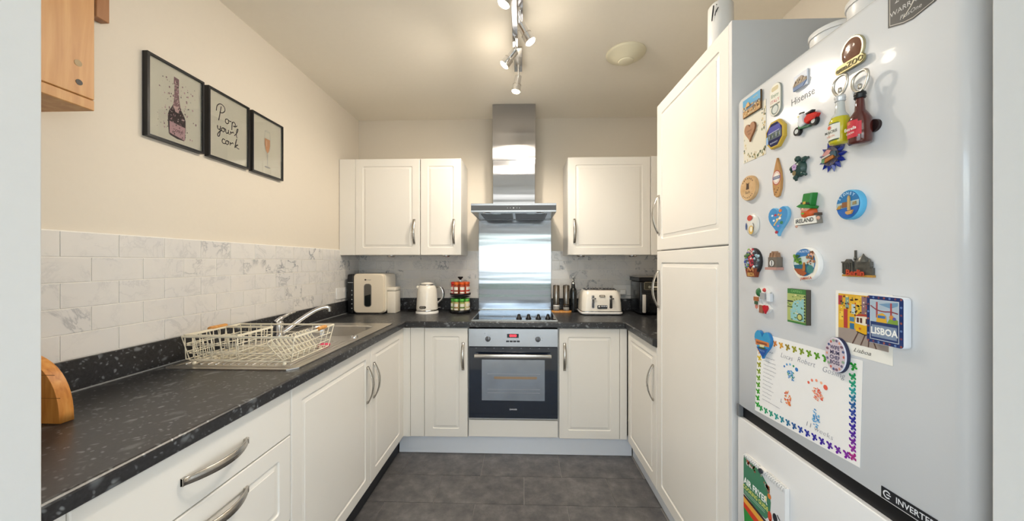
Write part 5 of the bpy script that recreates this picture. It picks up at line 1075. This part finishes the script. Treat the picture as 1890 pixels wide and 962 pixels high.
# blue harbour disc
t, M = mg('harbour_magnet', 0.758, 1.425, 'thick round bright blue magnet with a tower on a harbour wall')
b = FB(M); b.prism(ellipse(0, 0, 0.0285, 0.031, 32), 0, 0.012, ink('2a7cb8', 0.2), ink('5db6e4', 0.25), 0.002); b.build('disc', t)
b = FB(M); z = 0.0123; b.disc(0, 0, 0.026, z, ink('1f73ad'), ry=0.0285, n=28); b.prism([(-0.0255, 0.005), (0.025, 0.008), (0.024, -0.008), (-0.0255, -0.008)], z+0.0002, z+0.0002, ink('a9c0c4')); b.prism([(-0.0255, -0.007), (0.0255, -0.004), (0.022, -0.016), (0.008, -0.0265), (-0.010, -0.026), (-0.022, -0.016)], z+0.0003, z+0.0003, ink('1c62b4'))
b.prism([(-0.012, -0.005), (0.004, -0.004), (0.004, 0.006), (-0.011, 0.006)], z, z+0.002, ink('8a5a38')); b.prism([(-0.025, -0.007), (-0.016, -0.007), (-0.014, 0.001), (-0.020, 0.0)], z, z+0.002, ink('b88a3c')); b.prism([(0.002, -0.012), (0.007, -0.012), (0.006, 0.014), (0.004, 0.019), (0.002, 0.014)], z, z+0.003, ink('c2a268')); b.prism([(-0.002, -0.014), (0.014, -0.012), (0.010, -0.020), (0.002, -0.021), (-0.003, -0.017)], z, z+0.003, ink('c99a5c')); b.prism([(0.012, -0.002), (0.020, -0.001), (0.019, 0.005), (0.013, 0.004)], z, z+0.002, ink('94845a'))
for k, ch in enumerate('SYDNEY'): a = PI*0.80-k*PI*0.50/5; b.text(ch, 0.008, 0.0225*math.cos(a), 0.0235*math.sin(a), z+0.0006, ink('a8cfe8'), rot=a-PI/2, bold=0.0003)
b.build('picture', t)
# colourful head
t, M = mg('carnival_magnet', 1.072, 1.304, 'knobbly multicoloured oval magnet with brown lettering at its base')
b = FB(M); b.prism(ellipse(0.0, 0.004, 0.036, 0.040, 24), 0, 0.009, ink('3a3d46'), ink('1e1f22'), 0.002); rnd = random.Random(4); pal = {0: ['4a5ca8', '8d93b4', '5a7a3c', '7aa04c'], 1: ['b02a3c', 'c94a4a', '8a2030', 'd9b8b0'], 2: ['a9c4cc', 'cfdade', '4a4a50', '7a8a90']}
for _ in range(70):
    x = rnd.uniform(-0.031, 0.031); y = rnd.uniform(-0.014, 0.040)
    if (x/0.034)**2+((y-0.004)/0.038)**2 > 1: continue
    c = rnd.choice(pal[0 if x < -0.012 else (1 if x < 0.008 else 2)]); r_ = rnd.uniform(0.0025, 0.0055); b.lathe([(r_, 0.008), (r_*0.8, 0.011), (0, 0.0125)], ink(c, 0.25), (x, y, 0), 7)
b.build('relief', t)
b = FB(M); b.prism([(-0.028, -0.018), (0.026, -0.016), (0.018, -0.042), (-0.020, -0.042)], 0.001, 0.011, ink('7a3a22'), None, 0.001); b.text('IBIZA', 0.0145, -0.001, -0.035, 0.0113, ink('c9a25c'), bold=0.0004, sx=0.9); b.tube([(-0.012, -0.026, 0.012), (-0.010, -0.014, 0.012), (0.0, -0.024, 0.012), (0.008, -0.013, 0.012), (0.012, -0.026, 0.012)], 0.0016, ink('c98a5a'), 6, sub=3); b.build('base', t)
# little building
t, M = mg('building_magnet', 0.968, 1.309, 'small thick building shaped magnet with a grey side on a reddish base')
b = FB(M); b.box(-0.030, 0.014, -0.024, -0.017, 0.001, 0.020, ink('b48a80')); b.box(-0.022, 0.010, -0.017, 0.010, 0.001, 0.017, ink('6f665c')); b.disc(-0.007, -0.006, 0.010, 0.0174, ink('3a3634'), n=16); b.disc(-0.007, -0.006, 0.0085, 0.0176, ink('d9d8d2'), n=16); b.build('house', t)
b = FB(M)
for k in range(5): b.prism([(-0.022+k*0.0065, 0.010), (-0.016+k*0.0065, 0.010), (-0.018+k*0.0065, 0.022+(k % 2)*0.004)], 0.006, 0.015, ink(['8d6a50', 'a88468'][k % 2]))
b.rect(-0.009, -0.005, -0.013, 0.001, 0.0178, ink('6a6a6c')); b.build('gable', t)
# tropical plate
t, M = mg('beach_magnet', 0.872, 1.301, 'large round white-rimmed magnet of a palm beach with a pier')
b = FB(M); b.prism(ellipse(0, 0, 0.040, 0.040, 36), 0, 0.010, ink('e9e4d6'), ink('f0efec'), 0.002); b.build('plate', t)
b = FB(M); z = 0.0103; b.disc(-0.003, 0.004, 0.033, z, ink('3a78b4'), n=30); b.prism([(-0.034, 0.010), (-0.012, 0.018), (0.010, 0.020), (0.028, 0.008), (0.026, -0.008), (-0.034, -0.004)], z+0.0002, z+0.0002, ink('c4d2cc')); b.prism([(-0.035, -0.002), (0.010, 0.0), (0.024, -0.006), (0.010, -0.026), (-0.014, -0.028), (-0.030, -0.016)], z+0.0003, z+0.0003, ink('24607a')); b.prism([(-0.033, -0.011), (-0.006, -0.012), (0.006, -0.022), (-0.004, -0.029), (-0.020, -0.024)], z+0.0005, z+0.0015, ink('a0512c')); b.prism([(-0.006, -0.016), (0.002, -0.016), (0.001, 0.004), (-0.003, 0.004)], z+0.0005, z+0.002, ink('a86a30'))
rnd = random.Random(8)
for _ in range(26): b.disc(-0.022+rnd.uniform(-0.010, 0.011), 0.012+rnd.uniform(-0.009, 0.009), rnd.uniform(0.002, 0.005), z+0.001+rnd.random()*0.0008, ink(rnd.choice(['2c5a2a', '4a7a2c', '6f9a34'])), n=7)
for _ in range(24): b.disc(0.020+rnd.uniform(-0.012, 0.008), 0.014+rnd.uniform(-0.016, 0.014), rnd.uniform(0.0018, 0.004), z+0.001+rnd.random()*0.0008, ink(rnd.choice(['3a5a34', '7a4c34', 'd8a88c', '9a6a4a'])), n=7)
b.disc(0.016, -0.012, 0.010, z+0.0009, ink('3f7f7c')); b.text('MAURITIUS', 0.0075, -0.003, 0.030, z+0.0012, ink('c9dcf0'), bold=0.0001); b.text('JAMAICA', 0.0085, 0.004, -0.034, z+0.0012, ink('b8502c'), rot=0.12, bold=0.0002); b.build('picture', t)
# skyline
t, M = mg('skyline_magnet', 0.743, 1.300, 'grey metal skyline magnet with a tall spire and red lettering'); SK = mat('pewter', '66655f', 0.35, 0.6, var=0.2, vscale=300)
b = FB(M); b.box(-0.033, 0.030, -0.020, -0.006, 0.001, 0.006, SK); 
for k in range(6): b.box(-0.032+k*0.0042, -0.0298+k*0.0042, -0.018, 0.004, 0.002, 0.009, SK)
b.box(-0.033, -0.008, 0.004, 0.007, 0.001, 0.010, SK); b.prism([(-0.026, 0.007), (-0.014, 0.007), (-0.018, 0.012), (-0.022, 0.012)], 0.002, 0.009, SK)
b.box(-0.0075, -0.0045, -0.006, 0.030, 0.003, 0.006, SK); b.lathe([(0.0, -0.004), (0.0045, 0), (0.0, 0.004)], SK, (-0.006, 0.013, 0.005), 12)
b.box(-0.003, 0.028, -0.006, 0.006, 0.002, 0.009, SK); b.lathe([(0.010, 0.006), (0.008, 0.013), (0.003, 0.018), (0.0005, 0.023)], SK, (0.012, 0, 0.006), 14, 'Y'); 
for u in (-0.001, 0.025): b.cyl((u, 0.004, 0.006), (u, 0.013, 0.006), 0.003, SK, 0.0005, n=10)
b.build('skyline', t)
b = FB(M); b.box(-0.033, 0.032, -0.0245, -0.0202, 0.001, 0.008, ink('b98a3c')); b.text('Berlin', 0.017, -0.002, -0.0165, 0.0095, ink('b8452c'), bold=0.0005, ext=0.0006); b.build('lettering', t)
# winter ring
t, M = mg('winter_magnet', 1.026, 1.197, 'white C-shaped winter scene magnet with tiny figures and a red heart')
b = FB(M); ring = []
for i in range(19): a = 0.75+i*(2*PI-1.3)/18; ring.append((0.037*math.cos(a), 0.038*math.sin(a)))
for i in range(19): a = 2*PI-0.55-i*(2*PI-1.3)/18; ring.append((0.018*math.cos(a), 0.014*math.sin(a)))
b.prism(ring, 0, 0.006, ink('e4e3df'), None, 0.0); b.build('ring', t)
b = FB(M); b.lathe([(0.010, 0.006), (0.007, 0.011), (0, 0.013)], ink('2c6a3a'), (-0.018, 0.022, 0), 10, sy=1.3); b.box(-0.036, -0.018, -0.004, 0.008, 0.006, 0.010, ink('a8683c')); b.box(-0.034, -0.022, -0.014, -0.005, 0.006, 0.009, ink('3a5a3c')); b.box(-0.006, 0.012, 0.004, 0.022, 0.006, 0.011, ink('a2a3a4')); b.lathe([(0.006, 0.006), (0.004, 0.010), (0, 0.012)], ink('c23a34'), (0.006, 0.030, 0), 10); b.box(0.018, 0.032, 0.0, 0.022, 0.001, 0.009, ink('d6dade')); b.box(-0.012, 0.004, -0.036, -0.014, 0.006, 0.010, ink('8d5a42')); b.disc(-0.028, -0.020, 0.007, 0.0063, ink('c47a6a')); b.build('figures', t)
b = FB(M); b.prism(heart(0.013, -0.024, 0.020, 0.024), 0.006, 0.011, ink('b8202c', 0.25), None, 0.001); b.build('heart', t)
# map booklet
t, M = mg('map_magnet', 0.897, 1.197, 'green rectangular map magnet with a dark side edge')
b = FB(M); b.box(-0.030, 0.030, -0.043, 0.042, 0, 0.011, ink('4b453c')); b.rect(-0.030, 0.029, -0.043, 0.042, 0.0112, ink('3f7a3c')); b.rect(-0.030, 0.028, -0.038, 0.030, 0.0114, ink('a9b46c')); b.prism([(-0.008, 0.012), (0.024, 0.020), (0.024, -0.036), (-0.018, -0.036), (-0.020, -0.012)], 0.0116, 0.0116, ink('8dbcbc'))
rnd = random.Random(6)
for _ in range(40): x, y = rnd.uniform(-0.028, 0.022), rnd.uniform(-0.035, 0.028); b.disc(x, y, rnd.uniform(0.001, 0.004), 0.0118, ink(rnd.choice(['c9c07a', '7a9a54', '5c7a44', 'd9d09a', '6f8a5c'])), ry=rnd.uniform(0.001, 0.002), n=7)
b.disc(0.011, -0.026, 0.009, 0.012, ink('3c4f3a')); b.disc(0.011, -0.026, 0.0065, 0.0122, ink('b9bd72')); b.text('CAMINO', 0.009, 0.0, 0.036, 0.0115, ink('8fc07a')); b.rect(-0.029, -0.010, 0.009, 0.012, 0.0121, ink('26332a')); b.rect(-0.029, -0.012, -0.004, -0.002, 0.0121, ink('3c5a34'))
for k in range(9): b.rect(0.024, 0.028, -0.036+k*0.0075, -0.0325+k*0.0075, 0.0121, ink('26332a'))
b.build('booklet', t)
# tram card
t, M = mg('tram_card', 0.740, 1.178, 'white picture card of a yellow tram in a steep street', 'card')
b = FB(M); b.box(-0.060, 0.060, -0.066, 0.066, 0, 0.0006, ink('e9e7df')); x0, x1, y0, y1 = -0.053, 0.053, -0.042, 0.060; z = 0.0008
b.rect(x0, x1, y0, y1, z, ink('d9a82c')); b.prism([(x0, y0), (x1, y0), (x1, -0.024), (0.01, -0.008), (x0, -0.014)], z+0.0001, z+0.0001, ink('9a8d84')); rnd = random.Random(12)
for x, y, w_, h_, c in ((-0.053, 0.036, 0.010, 0.020, 'a8343c'), (-0.036, 0.030, 0.008, 0.024, '7a9a94'), (-0.022, 0.020, 0.008, 0.020, 'b8cbd0'), (-0.040, -0.012, 0.009, 0.040, 'b03a34'), (-0.026, -0.012, 0.010, 0.012, '2c6a94'), (-0.026, 0.004, 0.010, 0.009, '4a7a9a'), (-0.012, 0.018, 0.010, 0.040, 'e0b63c'), (0.0, 0.010, 0.016, 0.048, '8a6a74'), (0.018, 0.018, 0.012, 0.04, 'c99a34'), (0.030, 0.020, 0.012, 0.035, '9a9a94'), (0.044, 0.010, 0.009, 0.05, 'a8502c'), (-0.050, 0.004, 0.009, 0.018, 'e6c24a')): b.rect(x, x+w_, y, y+h_, z+0.0002, ink(c))
for _ in range(90):
    x, y = rnd.uniform(x0+0.003, x1-0.004), rnd.uniform(0.004, y1-0.003); b.rect(x, x+rnd.uniform(0.001, 0.005), y, y+rnd.uniform(0.001, 0.004), z+0.0003, ink(rnd.choice(['3a2c24', '5a3a2a', 'f0d06a', 'b8452c', '6a7a3c', 'efe6d0', '2c2a30'])))
for p in (((-0.020, y0), (-0.004, -0.010)), ((-0.002, y0), (0.010, -0.012)), ((0.030, y0), (0.020, -0.018)), ((0.050, -0.030), (0.024, -0.012)), ((0.014, y0), (0.016, -0.012))): b.stroke(list(p), 0.0022, z+0.0004, ink('5a4038'), 0)
b.prism([(-0.012, -0.014), (0.008, -0.018), (0.034, -0.010), (0.034, 0.004), (0.006, 0.0), (-0.012, 0.002)], z+0.0006, z+0.0006, ink('e0ac1c')); b.prism([(-0.013, 0.002), (0.006, 0.0), (0.034, 0.004), (0.034, 0.018), (0.006, 0.018), (-0.012, 0.016)], z+0.0006, z+0.0006, ink('e9e0cc')); b.prism([(-0.014, 0.016), (0.006, 0.018), (0.035, 0.017), (0.028, 0.023), (-0.006, 0.022)], z+0.0007, z+0.0007, ink('a8402c'))
for u in (-0.010, -0.003, 0.009, 0.0155, 0.022, 0.0285): b.rect(u, u+0.0048, 0.004, 0.014, z+0.0008, ink('5a3028'))
b.disc(-0.003, -0.008, 0.0026, z+0.0009, ink('c9641c')); b.prism([(-0.010, -0.016), (0.008, -0.020), (0.034, -0.012), (0.034, -0.010), (0.008, -0.018), (-0.010, -0.014)], z+0.0009, z+0.0009, ink('2a2422'))
b.text('Lisboa', 0.012, 0.0, -0.054, z+0.0002, ink('6a655e'), shear=0.45, sx=1.2); b.build('sheet', t)
# Lisboa tile
t, M = mg('tile_magnet', 0.682, 1.196, 'thick square tile magnet reading LISBOA over the tram card', off=0.0016)
b = FB(M); b.prism(rrect(-0.034, 0.034, -0.046, 0.046, 0.006, 4), 0, 0.012, ink('dde4ee', 0.3), ink('e6ecf4', 0.3), 0.001); b.build('tile_body', t)
b = FB(M); z = 0.0122; b.prism(rrect(-0.033, 0.033, -0.045, 0.045, 0.005, 4), z, z+0.0008, ink('26386c', 0.15)); z += 0.001
for k in range(24):
    s_ = k/24; q = s_*4; e = q-int(q); u, v_ = [(-0.030+e*0.060, 0.042), (0.0300, 0.042-e*0.084), (0.030-e*0.060, -0.042), (-0.030, -0.042+e*0.084)][int(q)]; b.disc(u, v_, 0.0022, z, ink(['8a4a44', '5c7ab0', '6a3a50'][k % 3]), n=6)
b.rect(-0.0265, 0.0265, -0.038, 0.038, z+0.0001, ink('d3dbe0')); b.rect(-0.0255, 0.0255, -0.004, 0.037, z+0.0002, ink('a9bac8')); b.prism([(-0.010, 0.030), (0.012, 0.024), (0.025, 0.030), (0.025, 0.036), (0.004, 0.033)], z+0.0003, z+0.0003, ink('6f94b4'))
for u in (-0.013, 0.013): b.rect(u-0.0016, u+0.0016, 0.004, 0.034, z+0.0004, ink('a8484c'))
b.stroke([(-0.025, 0.026), (-0.013, 0.019), (0.0, 0.017), (0.013, 0.018), (0.025, 0.016)], 0.0022, z+0.0005, ink('8a3a44')); b.prism([(-0.014, -0.004), (0.006, -0.004), (0.004, 0.010), (-0.002, 0.014), (-0.012, 0.010)], z+0.0006, z+0.0006, ink('d8a830')); b.rect(-0.011, 0.003, 0.004, 0.009, z+0.0008, ink('3a68a8')); b.prism([(0.006, -0.004), (0.025, -0.004), (0.025, 0.004), (0.012, 0.008)], z+0.0006, z+0.0006, ink('7a9a3c')); b.disc(0.014, 0.008, 0.004, z+0.0007, ink('c9843c')); b.disc(0.019, 0.006, 0.003, z+0.0008, ink('5a5aa4'))
b.rect(-0.0255, 0.0255, -0.037, -0.004, z+0.0002, ink('24386a')); b.rect(-0.023, 0.023, -0.033, -0.010, z+0.0003, ink('7c8ca4')); b.text('LISBOA', 0.0175, 0, -0.0215, z+0.0006, ink('f0f0ec'), bold=0.0006, sx=0.86); b.build('picture', t)
# children's print certificate
t, M = mg('footprint_certificate', 0.897, 0.989, 'white handwritten footprint keepsake sheet with a rainbow butterfly border', 'paper')
b = FB(M); b.add([(-0.158, 0.112, 0), (-0.173, -0.121, 0), (0.153, -0.103, 0), (0.159, 0.117, 0), (-0.158, 0.112, 0.0007), (-0.173, -0.121, 0.0007), (0.153, -0.103, 0.0007), (0.159, 0.117, 0.0007)], [(4, 5, 6, 7), (0, 3, 2, 1), (0, 1, 5, 4), (1, 2, 6, 5), (2, 3, 7, 6), (3, 0, 4, 7)], PAPER); b.build('sheet', t)
import colorsys
def butterfly(_, u, v_, s_, hue, rot, val=0.75):
    b = FB(M)
    c = colorsys.hsv_to_rgb(hue, 0.85, val); m = ink('%02x%02x%02x' % tuple(int(q*255) for q in c)); cr, sr = math.cos(rot), math.sin(rot)
    for p in ([(0, 0.15), (0.6, 1.0), (1.05, 0.9), (1.05, 0.3), (0.35, -0.15)], [(0, 0.15), (-0.6, 1.0), (-1.05, 0.9), (-1.05, 0.3), (-0.35, -0.15)], [(0, 0), (0.35, -0.1), (0.85, -0.35), (0.75, -0.9), (0.35, -0.9)], [(0, 0), (-0.35, -0.1), (-0.85, -0.35), (-0.75, -0.9), (-0.35, -0.9)], [(-0.12, 0.7), (0.12, 0.7), (0.1, -0.8), (-0.1, -0.8)]):
        b.prism([(u+s_*(x*cr-y*sr), v_+s_*(x*sr+y*cr)) for x, y in p], 0.001, 0.001, m)
    b.build('butterfly', t)
b = FB(M)
n = 15
for i in range(n+1):                                 # left side, yellow to green
    pass
cols_top = [0.03+0.33*i/12 for i in range(13)]
for i in range(13): e = i/12; butterfly(None, -0.135+e*0.275, 0.094+e*0.006, 0.0078, cols_top[i], PI/2+0.3, 0.85 if i < 4 else 0.6)
for i in range(10): e = i/9; butterfly(None, -0.150-e*0.011, 0.078-e*0.178, 0.0078, 0.08+0.27*e, 0.3, 0.88 if i < 3 else 0.62)
for i in range(14): e = i/13; butterfly(None, -0.146+e*0.270, -0.104+e*0.012, 0.0078, 0.40+0.40*e, PI/2+0.3, 0.6)
for i in range(11): e = i/10; butterfly(None, 0.138, 0.078-e*0.150, 0.0074, 0.42+0.40*e, 0.3, 0.6)
butterfly(None, 0.138, -0.089, 0.0080, 0.88, 0.3, 0.65)
b = FB(M); IK = ink('3a4468'); rnd = random.Random(11)
def scrawl(u, v_, L, h_, wd, m, slope=0.0):
    p = []; k = int(L/h_*1.6)
    for i in range(k+1): p.append((u+L*i/k+rnd.uniform(-0.2, 0.2)*h_, v_+slope*L*i/k+(h_*0.5 if i % 2 else -h_*0.35)*rnd.uniform(0.4, 1.1)))
    b.stroke(p, wd, 0.0011, m, 3)
scrawl(-0.130, 0.066, 0.034, 0.005, 0.0007, IK)
for i in range(12): scrawl(-0.134-0.0006*i, 0.048-i*0.0112, rnd.uniform(0.034, 0.052) if i < 11 else 0.070, 0.0036, 0.0005, ink('5a6078'))
b.text('Lucas', 0.019, -0.048, 0.070, 0.0011, IK, shear=0.3, bold=-0.0004); b.text('Robert', 0.019, 0.015, 0.074, 0.0011, IK, shear=0.3, bold=-0.0004)
b.text('Gosling', 0.019, 0.090, 0.072, 0.0011, IK, shear=0.3, bold=-0.0004); b.text('11 weeks', 0.017, 0.052, -0.074, 0.0011, IK, shear=0.2, bold=-0.0004, sx=1.2); b.text('L', 0.014, -0.066, -0.052, 0.0011, IK, shear=0.2); tag(b.build('handwriting', t), kind='stuff')
def foot(u, v_, s_, pal, toes=True, seed=1):
    R = random.Random(seed); b = FB(M)
    if toes:
        for k in range(5): a = (0.95-k*0.32)*(-1)+PI/2; r_ = (0.0030 if k < 4 else 0.0052)*s_; b.disc(u+0.028*s_*math.cos(PI*0.80-k*0.42), v_+0.026*s_*math.sin(PI*0.80-k*0.42), r_, 0.0012, ink(pal[k % len(pal)]), n=9)
    for i in range(46):
        a = R.uniform(0, 2*PI); r_ = R.uniform(0, 1)**0.5; x = u+(0.013 if toes else 0.010)*s_*r_*math.cos(a); y = v_-0.002+(0.013 if toes else 0.021)*s_*r_*math.sin(a)
        b.disc(x, y, R.uniform(0.0012, 0.0032)*s_, 0.0012+R.random()*0.0003, ink(R.choice(pal)), ry=R.uniform(0.001, 0.0022)*s_, n=7)
    tag(b.build('handprint' if toes else 'footprint', t), kind='stuff')
foot(-0.032, 0.028, 1.0, ['2f7ac0', '4a94cc', '6fb0d8', '3f9a64'], True, 1); foot(0.050, 0.010, 1.15, ['e0604a', 'e8836a', 'ef9a7c', 'f0b08c'], True, 2)
foot(-0.043, -0.036, 1.1, ['e06a2c', 'e8843c', 'd2483a', 'efa060'], False, 3); foot(0.045, -0.048, 1.0, ['4a9ad0', '7ab8dc', '2f84c4'], False, 4)
# round message badge
t, M = mg('message_badge', 0.790, 1.104, 'round floral badge reading WIFE MUM CHEF BOSS at the sheet corner', off=0.0020)
b = FB(M); b.prism(ellipse(0, 0, 0.0265, 0.0385, 36), 0, 0.006, ink('39406a'), ink('2a2f50'), 0.001); b.prism(ellipse(-0.0005, 0, 0.0255, 0.0375, 36), 0.0061, 0.0085, ink('c9bcc4'), ink('dfe0ee'), 0.001); b.build('disc', t)
b = FB(M); IK = ink('4a4666')
for k, s_ in enumerate(('WIFE', 'MUM', 'CHEF', 'BOSS')): b.text(s_, 0.0118, -0.001, 0.0155-k*0.0108, 0.0088, IK, bold=0.0003, sx=0.88)
for k in range(18): a = 2*PI*k/18; b.disc(0.0205*math.cos(a), 0.0315*math.sin(a), 0.0022+0.0008*(k % 3), 0.0089, ink(['c8604e', '4a5a84', '7a5a6c', 'd9947a', '6a6080', '8aa08a'][k % 6]), ry=0.003, n=8)
b.build('lettering', t)
# sea heart
t, M = mg('sea_heart_magnet', 1.026, 1.071, 'blue and orange sunset heart magnet holding the sheet corner', off=0.0016)
b = FB(M); b.prism(heart(0, 0, 0.068, 0.078, 36), 0, 0.008, ink('3a96c4', 0.2), ink('2a78b4', 0.25), 0.0015); b.build('heart', t)
b = FB(M); z = 0.0083; b.prism([(-0.028, 0.012), (0.028, 0.012), (0.029, 0.0), (-0.027, -0.004)], z, z, ink('c97a44')); b.prism([(-0.024, 0.006), (0.02, 0.008), (0.022, 0.002), (-0.022, 0.0)], z+0.0002, z+0.0002, ink('8a4a2c')); b.prism([(-0.024, -0.010), (0.025, -0.006), (0.002, -0.036)], z, z, ink('1f4f9c')); b.prism([(-0.010, 0.0), (0.012, 0.002), (0.006, -0.008), (-0.008, -0.008)], z+0.0003, z+0.0003, ink('d8cf9c')); b.prism([(-0.016, -0.008), (0.016, -0.005), (0.012, -0.011), (-0.012, -0.012)], z+0.0004, z+0.0004, ink('3a5a34')); b.text('MALTA', 0.007, 0.0, -0.017, z+0.0005, ink('8fb8e0')); b.build('picture', t)
# recipe guide on the lower door
t = thing('recipe_guide', (0.693, 1.024, 0.717), 'ring-bound green air fryer cooking guide on the lower freezer door', 'booklet', 'things stuck on the fridge door')
M = frame('right', 0.6925, 1.024, 0.717); b = FB(M)
b.box(-0.084, 0.084, -0.230, 0.0, 0.0, 0.012, PAPER); b.build('pages', t)
b = FB(M); z = 0.0124; b.prism(rrect(-0.086, 0.084, -0.230, -0.001, 0.010, 4), z, z+0.0006, ink('d9dadb')); z += 0.0008
b.prism([(-0.0855, -0.004), (-0.010, -0.010), (0.022, -0.030), (0.034, -0.070), (0.030, -0.110), (0.012, -0.130), (-0.012, -0.132), (-0.0855, -0.120)], z, z, ink('3f7a5c')); b.prism([(-0.0855, -0.122), (0.02, -0.134), (0.02, -0.142), (-0.0855, -0.130)], z+0.0001, z+0.0001, ink('3a2226')); b.prism([(-0.0855, -0.130), (0.03, -0.144), (0.03, -0.162), (-0.0855, -0.146)], z, z, ink('e0a03c')); b.prism([(-0.0855, -0.146), (0.03, -0.162), (0.03, -0.186), (-0.0855, -0.162)], z, z, ink('c8381e')); b.prism([(-0.0855, -0.162), (0.03, -0.186), (0.03, -0.226), (-0.080, -0.226)], z, z, ink('2f8a3c'))
b.text('AIR FRYER', 0.026, -0.032, -0.078, z+0.0003, ink('eef2ee'), bold=0.0008, sx=0.86); b.text('COOKING GUIDE', 0.0165, -0.032, -0.098, z+0.0003, ink('d8d86a'), bold=0.0004, sx=0.84)
for k in range(2): b.rect(-0.080, 0.010, -0.110-k*0.005, -0.1085-k*0.005, z+0.0003, ink('a9c4b4'))
rnd = random.Random(31)
for _ in range(24): x = rnd.uniform(-0.07, 0.028); b.disc(x, -0.010-0.35*max(0, x+0.03)-rnd.uniform(0, 0.014), rnd.uniform(0.002, 0.006), z+0.0003, ink(rnd.choice(['b06a4c', 'c9c4bc', '8a5a4a', '5a8a4a', 'd0502c'])), n=8)
b.disc(0.028, -0.056, 0.007, z+0.0004, ink('d8782c')); b.disc(0.030, -0.110, 0.008, z+0.0004, ink('c8482c'), ry=0.014); b.rect(0.012, 0.018, -0.078, -0.064, z+0.0005, ink('e8e0a0')); b.disc(0.050, -0.100, 0.009, z+0.0004, ink('20242c'), ry=0.012); b.stroke([(0.030, -0.118), (0.050, -0.140), (0.072, -0.152)], 0.006, z+0.0004, ink('c9923c')); b.stroke([(0.058, -0.086), (0.068, -0.094)], 0.004, z+0.0004, ink('2a2c34'))
b.build('cover', t)
b = FB(M)
for k in range(22):
    if 9 <= k <= 11: continue
    u = -0.080+k*0.0076; b.tube([(u, -0.008, 0.015), (u, -0.001, 0.0165), (u, 0.003, 0.010), (u, -0.001, 0.003)], 0.0011, ink('e6e6e4'), 5)
b.tube([(-0.018, 0.002, 0.012), (-0.006, -0.004, 0.015), (0.0, -0.014, 0.016), (0.006, -0.004, 0.015), (0.016, 0.002, 0.012)], 0.0012, ink('e6e6e4'), 5); b.build('wire_binding', t)
b = FB(M); b.cyl((0.0, -0.003, 0.0165), (0.0, -0.003, 0.021), 0.007, ink('2b2f38'), n=16); b.build('hook', t)
# tubs on top of the fridge and the canister on the tall cabinet
for (x, y, r_, h_, l) in ((0.818, 0.952, 0.052, 0.112, 'white lidded tub on top of the fridge, nearer the tall cabinet'), (0.818, 0.838, 0.055, 0.118, 'white lidded tub on top of the fridge, nearer the camera')):
    t = thing('plastic_tub', (x, y, 1.8005), l, 'tub', 'tubs on top of the fridge'); b = MB(); b.lathe([(0.0, 1.8008), (r_*0.92, 1.8010), (r_, 1.8008+h_-0.02), (r_, 1.8008+h_-0.016)], WHITE, (x, y, 0), 28); b.build('body', t)
    b = MB(); b.lathe([(r_+0.003, 1.8008+h_-0.0155), (r_+0.003, 1.8008+h_-0.004), (r_-0.004, 1.8008+h_), (0.0, 1.8008+h_)], WHITE, (x, y, 0), 28); b.build('lid', t)
t = thing('canister', (0.752, 1.335, 2.1015), 'white cylindrical canister with dark script on top of the tall cabinet', 'canister')
b = MB(); z = 2.1015; b.lathe([(0.0, z), (0.043, z), (0.044, z+0.004), (0.042, z+0.158), (0.034, z+0.168), (0.0, z+0.170)], WHITE, (0.742, 1.350, 0), 28); b.build('body', t)
b = FB(Matrix.Translation((0.742, 1.350, z)) @ Matrix.Rotation(math.radians(-42), 4, 'Z') @ frame('back', 0, -0.0455, 0)); K2 = ink('2b2b30')
b.M = Matrix.Translation((0.742, 1.350, z)) @ Matrix.Rotation(math.radians(-50), 4, 'Z') @ frame('back', 0, -0.0442, 0)
b.stroke([(-0.012, 0.10), (-0.008, 0.125), (-0.006, 0.15), (-0.010, 0.12), (-0.012, 0.095)], 0.004, 0.001, K2); b.stroke([(-0.002, 0.11), (0.002, 0.125), (0.010, 0.135), (0.002, 0.120)], 0.003, 0.001, K2); b.disc(0.004, 0.148, 0.002, 0.001, K2); b.build('lettering', t)
